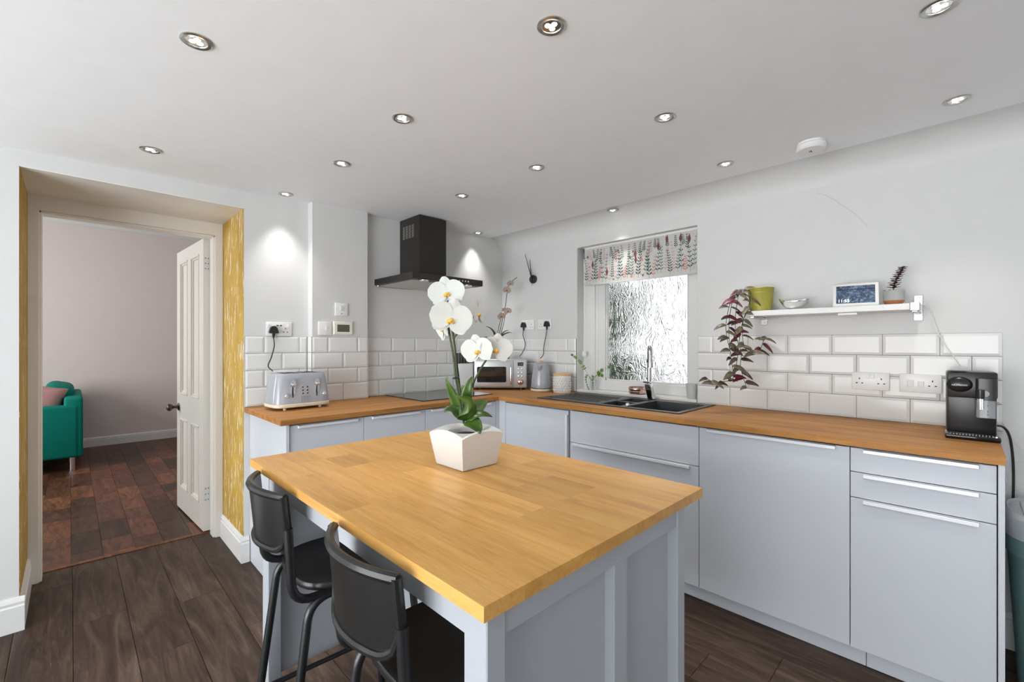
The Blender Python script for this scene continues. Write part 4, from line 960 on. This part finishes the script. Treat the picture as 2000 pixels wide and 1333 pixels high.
# ---- window sill things
GV = Vector((.035, -.955, WZ0))
t = thing('plant_cutting', 'fern-like green cutting in a clear glass on the window sill', 'plant', GV)
obj('glass', MB().lathe([(.028, .0005), (.030, .004), (.039, .085), (.0375, .085), (.029, .006), (.0, .005)], GV, 24, cap=False), 'clear_glass', t, True)
GD = (GV - CAM).dot(FW)
def Gp(u, v, dd=0): return at(u, v, GD + dd)
def frond(pts, sz, n=10, start=.35):
    pth = smoothpath([Gp(*p) for p in pts], 6); st_ = obj('stem', MB().tube(pth, .0014, 5), 'fern_green', t, True)
    m = MB(); L = len(pth) - 1
    for k in range(n):
        s = start + (1 - start) * k / n; p = pth[int(s * L)]; tg = (pth[min(L, int(s * L) + 1)] - p).normalized(); sd = tg.cross(-FW).normalized(); l = sz * (1.1 - .6 * (s - start) / (1 - start))
        for g_ in (-1, 1):
            tip = p + sd * g_ * l + tg * l * .35; a = p + tg * l * .3; b = p - tg * l * .3
            m.raw([a, (a + tip) / 2 + tg * l * .25, tip, (b + tip) / 2 - tg * l * .2, b], [(0, 1, 2, 3, 4)])
    obj('leaflets', m, 'fern_green', st_, solid=.0006)
frond([(1156, 745), (1148, 732), (1135, 710), (1122, 697), (1114, 692)], .016, 11, .40)
frond([(1156, 745), (1166, 732), (1178, 722), (1192, 717), (1207, 721)], .017, 11, .30)
frond([(1156, 744), (1168, 733), (1180, 736), (1188, 745), (1193, 755)], .015, 11, .25)
frond([(1156, 742), (1147, 733), (1144, 742), (1148, 756), (1152, 764)], .011, 9, .3)
frond([(1156, 744), (1158, 735), (1158, 745), (1158, 757)], .010, 8, .3)
BW = Vector((.030, -1.352, WZ0))
t = thing('metal_bowl', 'small hammered copper-silver bowl on the window sill behind the tap', 'bowl', BW)
obj('bowl_body', MB().lathe([(.042, .0005), (.057, .007), (.062, .017), (.058, .024), (.062, .031), (.061, .043), (.057, .050), (.053, .049), (.054, .034), (.044, .010), (.0, .007)], BW, 32, cap=False), 'bowl_copper', t, True)
CV = Vector((.022, -1.745, WZ0))
t = thing('white_cup', 'frosted white cup at the right end of the window sill', 'cup', CV)
obj('cup_body', MB().lathe([(.027, .0005), (.029, .004), (.037, .092), (.0385, .096), (.0365, .096), (.028, .010), (.0, .008)], CV, 28, cap=False), 'ceramic_white', t, True)

# ---- shelf
SHZ, SHX = 1.458, -.205
t = thing('wall_shelf', 'white wall shelf on metal brackets right of the window', 'shelf', (-.1, -2.48, 1.43))
obj('board', MB().box(SHX, -.012, -2.815, -2.135, SHZ - .028, SHZ, .002), 'white_gloss', t)
for yb in (-2.823, -2.172):
    br = obj('bracket', MB().box(-.004, -.0005, yb - .017, yb + .017, 1.388, 1.508, .003).box(SHX - .004, -.003, yb - .010, yb + .010, SHZ - .040, SHZ - .0285, .002), 'steel_satin', t)
    if yb < -2.5: obj('end_clip', MB().box(SHX - .006, SHX + .03, yb - .017, yb + .017, SHZ - .034, SHZ + .003, .003), 'steel_satin', br)
    m = MB()
    for zz in (1.402, 1.494): m.lathe([(.006, 0), (.005, .003)], M=Matrix.Translation((-.004, yb, zz)) @ Matrix.Rotation(R(-90), 4, 'Y'), seg=12)
    obj('screw', m, 'brushed', br)
tag(obj('sensor_strip', MB().box(-.185, -.165, -2.62, -2.545, SHZ - .0405, SHZ - .0285, .002), 'white_plastic'), 'small white plastic strip under the middle of the shelf', 'strip')
cbl = [on_x(u, v, xx) for u, v, xx in ((1460, 619, -.15), (1486, 621, -.12), (1504, 627, -.10), (1522, 622, -.08), (1540, 620, -.07))]
cbl = [Vector((p.x, p.y, min(p.z, SHZ - .032))) for p in cbl]
tag(obj('lead', MB().tube(smoothpath(cbl, 5), .0022, 6), 'cable_white', None, True), 'thin pale lead sagging under the left part of the shelf', 'cable')
# ---- yellow bucket with trailing plant
PB = Vector((-.105, -2.185, SHZ))
t = thing('trailing_plant', 'purple trailing plant spilling from an olive-yellow metal pot', 'plant', PB)
pt = obj('pot', MB().lathe([(.052, .0005), (.053, .004), (.064, .125), (.066, .128), (.064, .131), (.061, .128), (.051, .01)], PB, 32), 'bucket_green', t, True)
for z, r_ in ((.03, .0556), (.10, .0622)): obj('pot_ring', MB().lathe([(r_, z), (r_ + .0014, z + .002), (r_, z + .004)], PB, 32, cap=False), 'bucket_green', pt, True)
PD = (Vector((-.215, -2.16, 1.35)) - CAM).dot(FW)
def Pp(u, v, dd=0): return at(u, v, PD + dd)
rs = random.Random(21)
vines = [[(1458, 572, .10), (1444, 568, .05), (1432, 585, 0), (1425, 620, 0), (1424, 660, 0), (1428, 700, 0), (1432, 728, 0), (1430, 742, 0), (1412, 746, 0), (1395, 750, 0), (1382, 740, 0)],
         [(1460, 570, .10), (1448, 566, .04), (1440, 590, 0), (1436, 630, 0), (1440, 665, 0), (1448, 690, 0), (1446, 715, 0), (1452, 738, 0), (1458, 757, 0)],
         [(1462, 572, .10), (1464, 590, .02), (1456, 612, 0), (1450, 640, 0), (1452, 670, 0), (1460, 686, 0), (1474, 690, 0), (1486, 680, 0), (1492, 665, 0), (1500, 662, 0)],
         [(1455, 572, .10), (1436, 578, .02), (1424, 600, 0), (1418, 635, 0), (1420, 660, 0), (1426, 685, 0)],
         [(1460, 568, .10), (1466, 572, .03), (1463, 600, 0), (1452, 625, 0), (1446, 650, 0), (1440, 700, 0), (1436, 730, 0)]]
for vn in vines:
    pth = smoothpath([Pp(*p) for p in vn], 6); obj('vine', MB().tube(pth, .0016, 5), 'stem_dark', t, True)
    L = len(pth)
    for k in range(3, L, 3):
        p = pth[k]; tg = (pth[min(k + 1, L - 1)] - pth[k - 1]).normalized(); sgn = 1 if (k // 3) % 2 else -1
        dirv = (RT * sgn * rs.uniform(.6, 1.1) + UP * rs.uniform(-.95, .15) - FW * rs.uniform(-.1, .5)).normalized(); l = rs.uniform(.050, .078)
        mt_ = rs.choice(['trail_purple', 'trail_green', 'trail_green', 'trail_purple', 'trail_red'])
        leaf(t, p, p + dirv * l * .5 + UP * .010, p + dirv * l - UP * .004, l * .20, mt_, UP * rs.uniform(.4, 1) - FW * rs.uniform(.5, 1.0), 'leaf', .2)
# ---- silver bowl on shelf
SB = Vector((-.105, -2.345, SHZ))
t = thing('silver_bowl', 'shiny boat-shaped silver bowl on the shelf beside the yellow pot', 'bowl', SB, R(90), local=True)
def bowlf(u, v, off=0):
    a = 2 * PI * u; r_ = v ** .75; x = (.072 + off) * r_ * math.cos(a); y = (.045 + off) * r_ * math.sin(a)
    return (x, y, .002 + (.050 + .014 * abs(math.cos(a)) ** 3) * v ** 2 - off)
m = MB().grid(lambda u, v: bowlf(u, v), 32, 8); obj('bowl_body', m, 'chrome', t, True, 80, solid=.0025)
# ---- smart display
t = thing('smart_display', 'white smart display showing 11:55 on the shelf', 'display', (-.125, -2.605, SHZ), -PI/2 + R(8), local=True)
Mt = Matrix.Translation((0, -.03, .001)) @ Matrix.Rotation(R(-17), 4, 'X')
obj('case', MB().box(-.088, .088, -.006, .004, .0, .118, .005, 3, Mt), 'display_white', t, True)
m = MB(); a = [Mt @ Vector(p) for p in ((-.07, .004, .01), (.07, .004, .01), (.07, .004, .105), (-.07, .004, .105))]; bk_ = [Vector((-.055, .055, .0005)), Vector((.055, .055, .0005)), Vector((.045, .045, .06)), Vector((-.045, .045, .06))]
m.raw(a + bk_, [(0, 1, 2, 3), (4, 5, 6, 7), (0, 1, 5, 4), (1, 2, 6, 5), (2, 3, 7, 6), (3, 0, 4, 7)]); obj('stand', m, 'display_white', t)
sc = obj('screen', MB().box(-.074, .074, -.0072, -.0055, .015, .105, .0008, 1, Mt), 'screen_picture', t)
text('clock_digits', '11:55', .021, 'digits_white', t, Mt @ Matrix.Translation((-.068, -.0077, .027)) @ Matrix.Rotation(R(90), 4, 'X'), align='LEFT')
obj('window_band', MB().box(-.074, .074, -.0075, -.007, .083, .086, 0, 1, Mt), 'slot_black', sc)
# ---- grey pot with dark succulent
SP = Vector((-.110, -2.745, SHZ))
t = thing('potted_succulent', 'dark red succulent in a grey pot with terracotta foot on the shelf', 'plant', SP)
pt = obj('pot', MB().lathe([(.034, .018), (.0385, .022), (.0400, .068), (.037, .068), (.034, .04)], SP, 28), 'pot_concrete', t, True)
obj('terracotta_foot', MB().lathe([(.024, .0005), (.031, .005), (.0375, .018), (.0385, .022)], SP, 28), 'terracotta', pt, True)
obj('soil', MB().lathe([(.036, .055), (.02, .062)], SP, 16), 'soil', t)
tip = SP + Vector((-.01, -.032, .168)); p0 = SP + Vector((0, 0, .06)); pth = bez(p0, p0 + Vector((0, .006, .04)), tip - Vector((0, -.01, .03)), tip, 12)
obj('stem', MB().tube(pth, .0028, 6), 'succulent_dark', t, True)
for k in range(2, 13):
    for q in range(4):
        a = q * PI / 2 + (k % 2) * PI / 4 + .3; dv = Vector((math.cos(a), math.sin(a), .25)).normalized(); l = .030 - .0009 * k
        leaf(t, pth[k], pth[k] + dv * l * .5, pth[k] + dv * l, .0085, 'succulent_dark', UP, 'leaf', .1, .8)
for q in range(6):
    a = q * 1.05; dv = Vector((math.cos(a), math.sin(a), .5)).normalized(); s0 = SP + Vector((.008, .014, .06)); leaf(t, s0, s0 + dv * .012, s0 + dv * .028, .008, 'succulent_dark', UP, 'leaf', .1, .8)
# white lead from the shelf to behind the coffee machine
wl_pts = [on_x(u, v, xx) for u, v, xx in ((1795, 596, -.03), (1806, 597, -.02), (1818, 612, -.015), (1830, 645, -.015), (1845, 672, -.015), (1865, 700, -.016), (1876, 716, -.016))]
tag(obj('lead', MB().tube(smoothpath(wl_pts, 6), .0022, 6), 'cable_white', None, True), 'thin white lead hanging from the shelf bracket to the coffee machine', 'cable')
# ---- coffee machine (local: -y front)
t = thing('coffee_machine', 'black capsule coffee machine with milk jug at the worktop end', 'coffee machine', (-.300, -2.994, WT), -PI/2 + R(2), local=True)
CW = .070
obj('body', MB().box(-CW, CW, .028, .235, .012, .258, .008, 2), 'black_plastic', t, True)
obj('head', MB().box(-CW, CW, -.012, .10, .160, .262, .007, 2), 'black_plastic', t, True)
dm = obj('brew_dome', MB().sphere((-.034, -.010, .212), .038, 1, .55, .80, 20), 'black_plastic', t, True)
text('lettering', 'NESPRESSO', .0088, 'print_white', dm, Matrix.Translation((-.034, -.0318, .210)) @ Matrix.Rotation(R(90), 4, 'X'), .0006)
obj('lever_top', MB().sphere((-.036, .03, .262), .036, 1, 1.3, .16, 16), 'black_gloss', t, True)
obj('water_tank', MB().box(-CW + .006, CW - .006, .237, .266, .02, .25, .006, 2), 'milk_clear', t, True)
obj('drip_tray', MB().box(-CW - .006, CW + .006, -.055, .06, .0005, .020, .006, 2), 'black_gloss', t, True)
m = MB()
for r_ in range(2):
    for k in range(15): m.box(-.062 + k * .0088, -.0575 + k * .0088, -.050 + r_ * .026, -.030 + r_ * .026, .0195, .0212)
obj('drip_grid', m, 'chrome', t)
jl = obj('milk_jug', MB().vbox(.012, .064, -.030, .027, .088, .160, .010, 4), 'milk_clear', t, True)
obj('jug_lid', MB().vbox(.010, .066, -.034, .027, .155, .238, .010, 4), 'black_plastic', jl, True)
obj('milk_spout', MB().lathe([(.0095, 0), (.0095, .040)], (.022, -.044, .122), 16), 'chrome', jl, True)
obj('spout_holder', MB().lathe([(.011, 0), (.012, .012), (.012, .034)], (.022, -.042, .162), 16), 'black_plastic', jl, True)
obj('froth_knob', MB().lathe([(.012, 0), (.012, .010)], M=Matrix.Translation((.034, -.034, .182)) @ Matrix.Rotation(R(90), 4, 'X'), seg=16), 'black_gloss', jl, True)
obj('jug_marks', MB().box(.040, .043, -.0308, -.030, .100, .103).box(.040, .043, -.0308, -.030, .112, .115).box(.040, .043, -.0308, -.030, .134, .137), 'slot_black', jl)
cp = [(-.10, -3.05, 1.00 - .06), (-.05, -3.085, .935), (-.03, -3.105, .90), (-.022, -3.115, .82), (-.02, -3.118, .72), (-.022, -3.116, .60)]
tag(obj('power_cord', MB().tube(smoothpath(cp, 6), .0045, 8), 'cord_black', None, True), 'thick black power cord hanging behind the worktop end', 'cord')
cp = [(-.03, -3.085, .95), (-.012, -3.11, .90), (-.010, -3.155, .80), (-.010, -3.09, .78), (-.012, -3.10, .70), (-.012, -3.14, .66), (-.010, -3.10, .61)]
tag(obj('lead', MB().tube(smoothpath(cp, 6), .0018, 6), 'cable_white', None, True), 'tangled thin white lead beside the black power cord', 'cable')
# ---- bin
BN = Vector((-.22, -3.215, 0))
t = thing('waste_bin', 'grey-lidded teal waste bin at the right picture edge', 'bin', BN)
def ell(prof, seg=36):
    m = MB(); vs = []
    for rx, ry, z in prof:
        for i in range(seg):
            a = 2 * PI * i / seg; c, s_ = math.cos(a), math.sin(a); vs.append((BN.x + rx * math.copysign(abs(c) ** .7, c), BN.y + ry * math.copysign(abs(s_) ** .7, s_), BN.z + z))
    n = len(prof); return m.raw(vs, [(k * seg + i, k * seg + (i + 1) % seg, (k + 1) * seg + (i + 1) % seg, (k + 1) * seg + i) for k in range(n - 1) for i in range(seg)] + [tuple(range(seg)), tuple((n - 1) * seg + i for i in range(seg))])
obj('bin_body', ell([(.13, .098, .001), (.165, .125, .50), (.175, .134, .505), (.178, .136, .565)]), 'bin_teal', t, True)
ld = obj('lid', ell([(.178, .136, .566), (.180, .138, .572), (.178, .136, .64), (.165, .124, .655), (.160, .12, .640)]), 'bin_grey', t, True)
obj('flap', MB().box(BN.x - .12, BN.x + .12, BN.y - .085, BN.y + .085, .640, .650, .004, 2), 'bin_grey', ld)

# ================================================================ FAR ROOM
SO = Vector((-3.18, 3.95, 0))
t = thing('sofa', 'teal fabric sofa on chrome legs beyond the doorway', 'sofa', SO)
obj('armrest', MB().box(-3.62, -2.755, 3.35, 3.47, .135, .665, .025, 3), 'sofa_teal', t, True); obj('armrest', MB().box(-3.62, -2.755, 4.50, 4.62, .135, .665, .025, 3), 'sofa_teal', t, True)
obj('back_frame', MB().box(-2.86, -2.72, 3.36, 4.62, .135, .74, .025, 3), 'sofa_teal', t, True)
obj('seat_base', MB().box(-3.60, -2.85, 3.47, 4.50, .14, .34, .02, 2), 'sofa_teal', t, True)
obj('seat_cushion', MB().box(-3.62, -2.95, 3.475, 4.495, .34, .47, .04, 3), 'sofa_teal', t, True)
m = MB().box(-.12, .12, -.415, .415, -.19, .19, .08, 4, Matrix.Translation((-2.925, 4.075, .665)) @ Matrix.Rotation(R(14), 4, 'Y')); obj('back_cushion', m, 'sofa_teal', t, True)
for x, y in ((-2.80, 3.41), (-3.56, 3.41), (-2.80, 4.56), (-3.56, 4.56)): obj('leg', MB().lathe([(.022, .001), (.022, .137)], (x, y, 0), 16), 'chrome', t, True)
t = thing('scatter_cushion', 'dusty pink cushion leaning on the teal sofa', 'cushion', (-3.12, 3.72, .48))
m = MB(); n = 12
Mc = Matrix.Translation((-3.075, 3.565, .69)) @ Matrix.Rotation(R(-12), 4, 'X') @ Matrix.Rotation(R(14), 4, 'Y') @ Matrix.Rotation(R(6), 4, 'Z')
for sg in (-1, 1):
    m.grid(lambda u, v: ((u - .5) * .42 * (1 - .06 * (1 - (2*v-1)**2)), sg * .065 * (max(0, (1 - (2*u-1)**4) * (1 - (2*v-1)**4))) ** .6, (v - .5) * .38 * (1 - .06 * (1 - (2*u-1)**2))), n, n, Mc)
obj('cover', m, 'cushion_pink', t, True, 80)
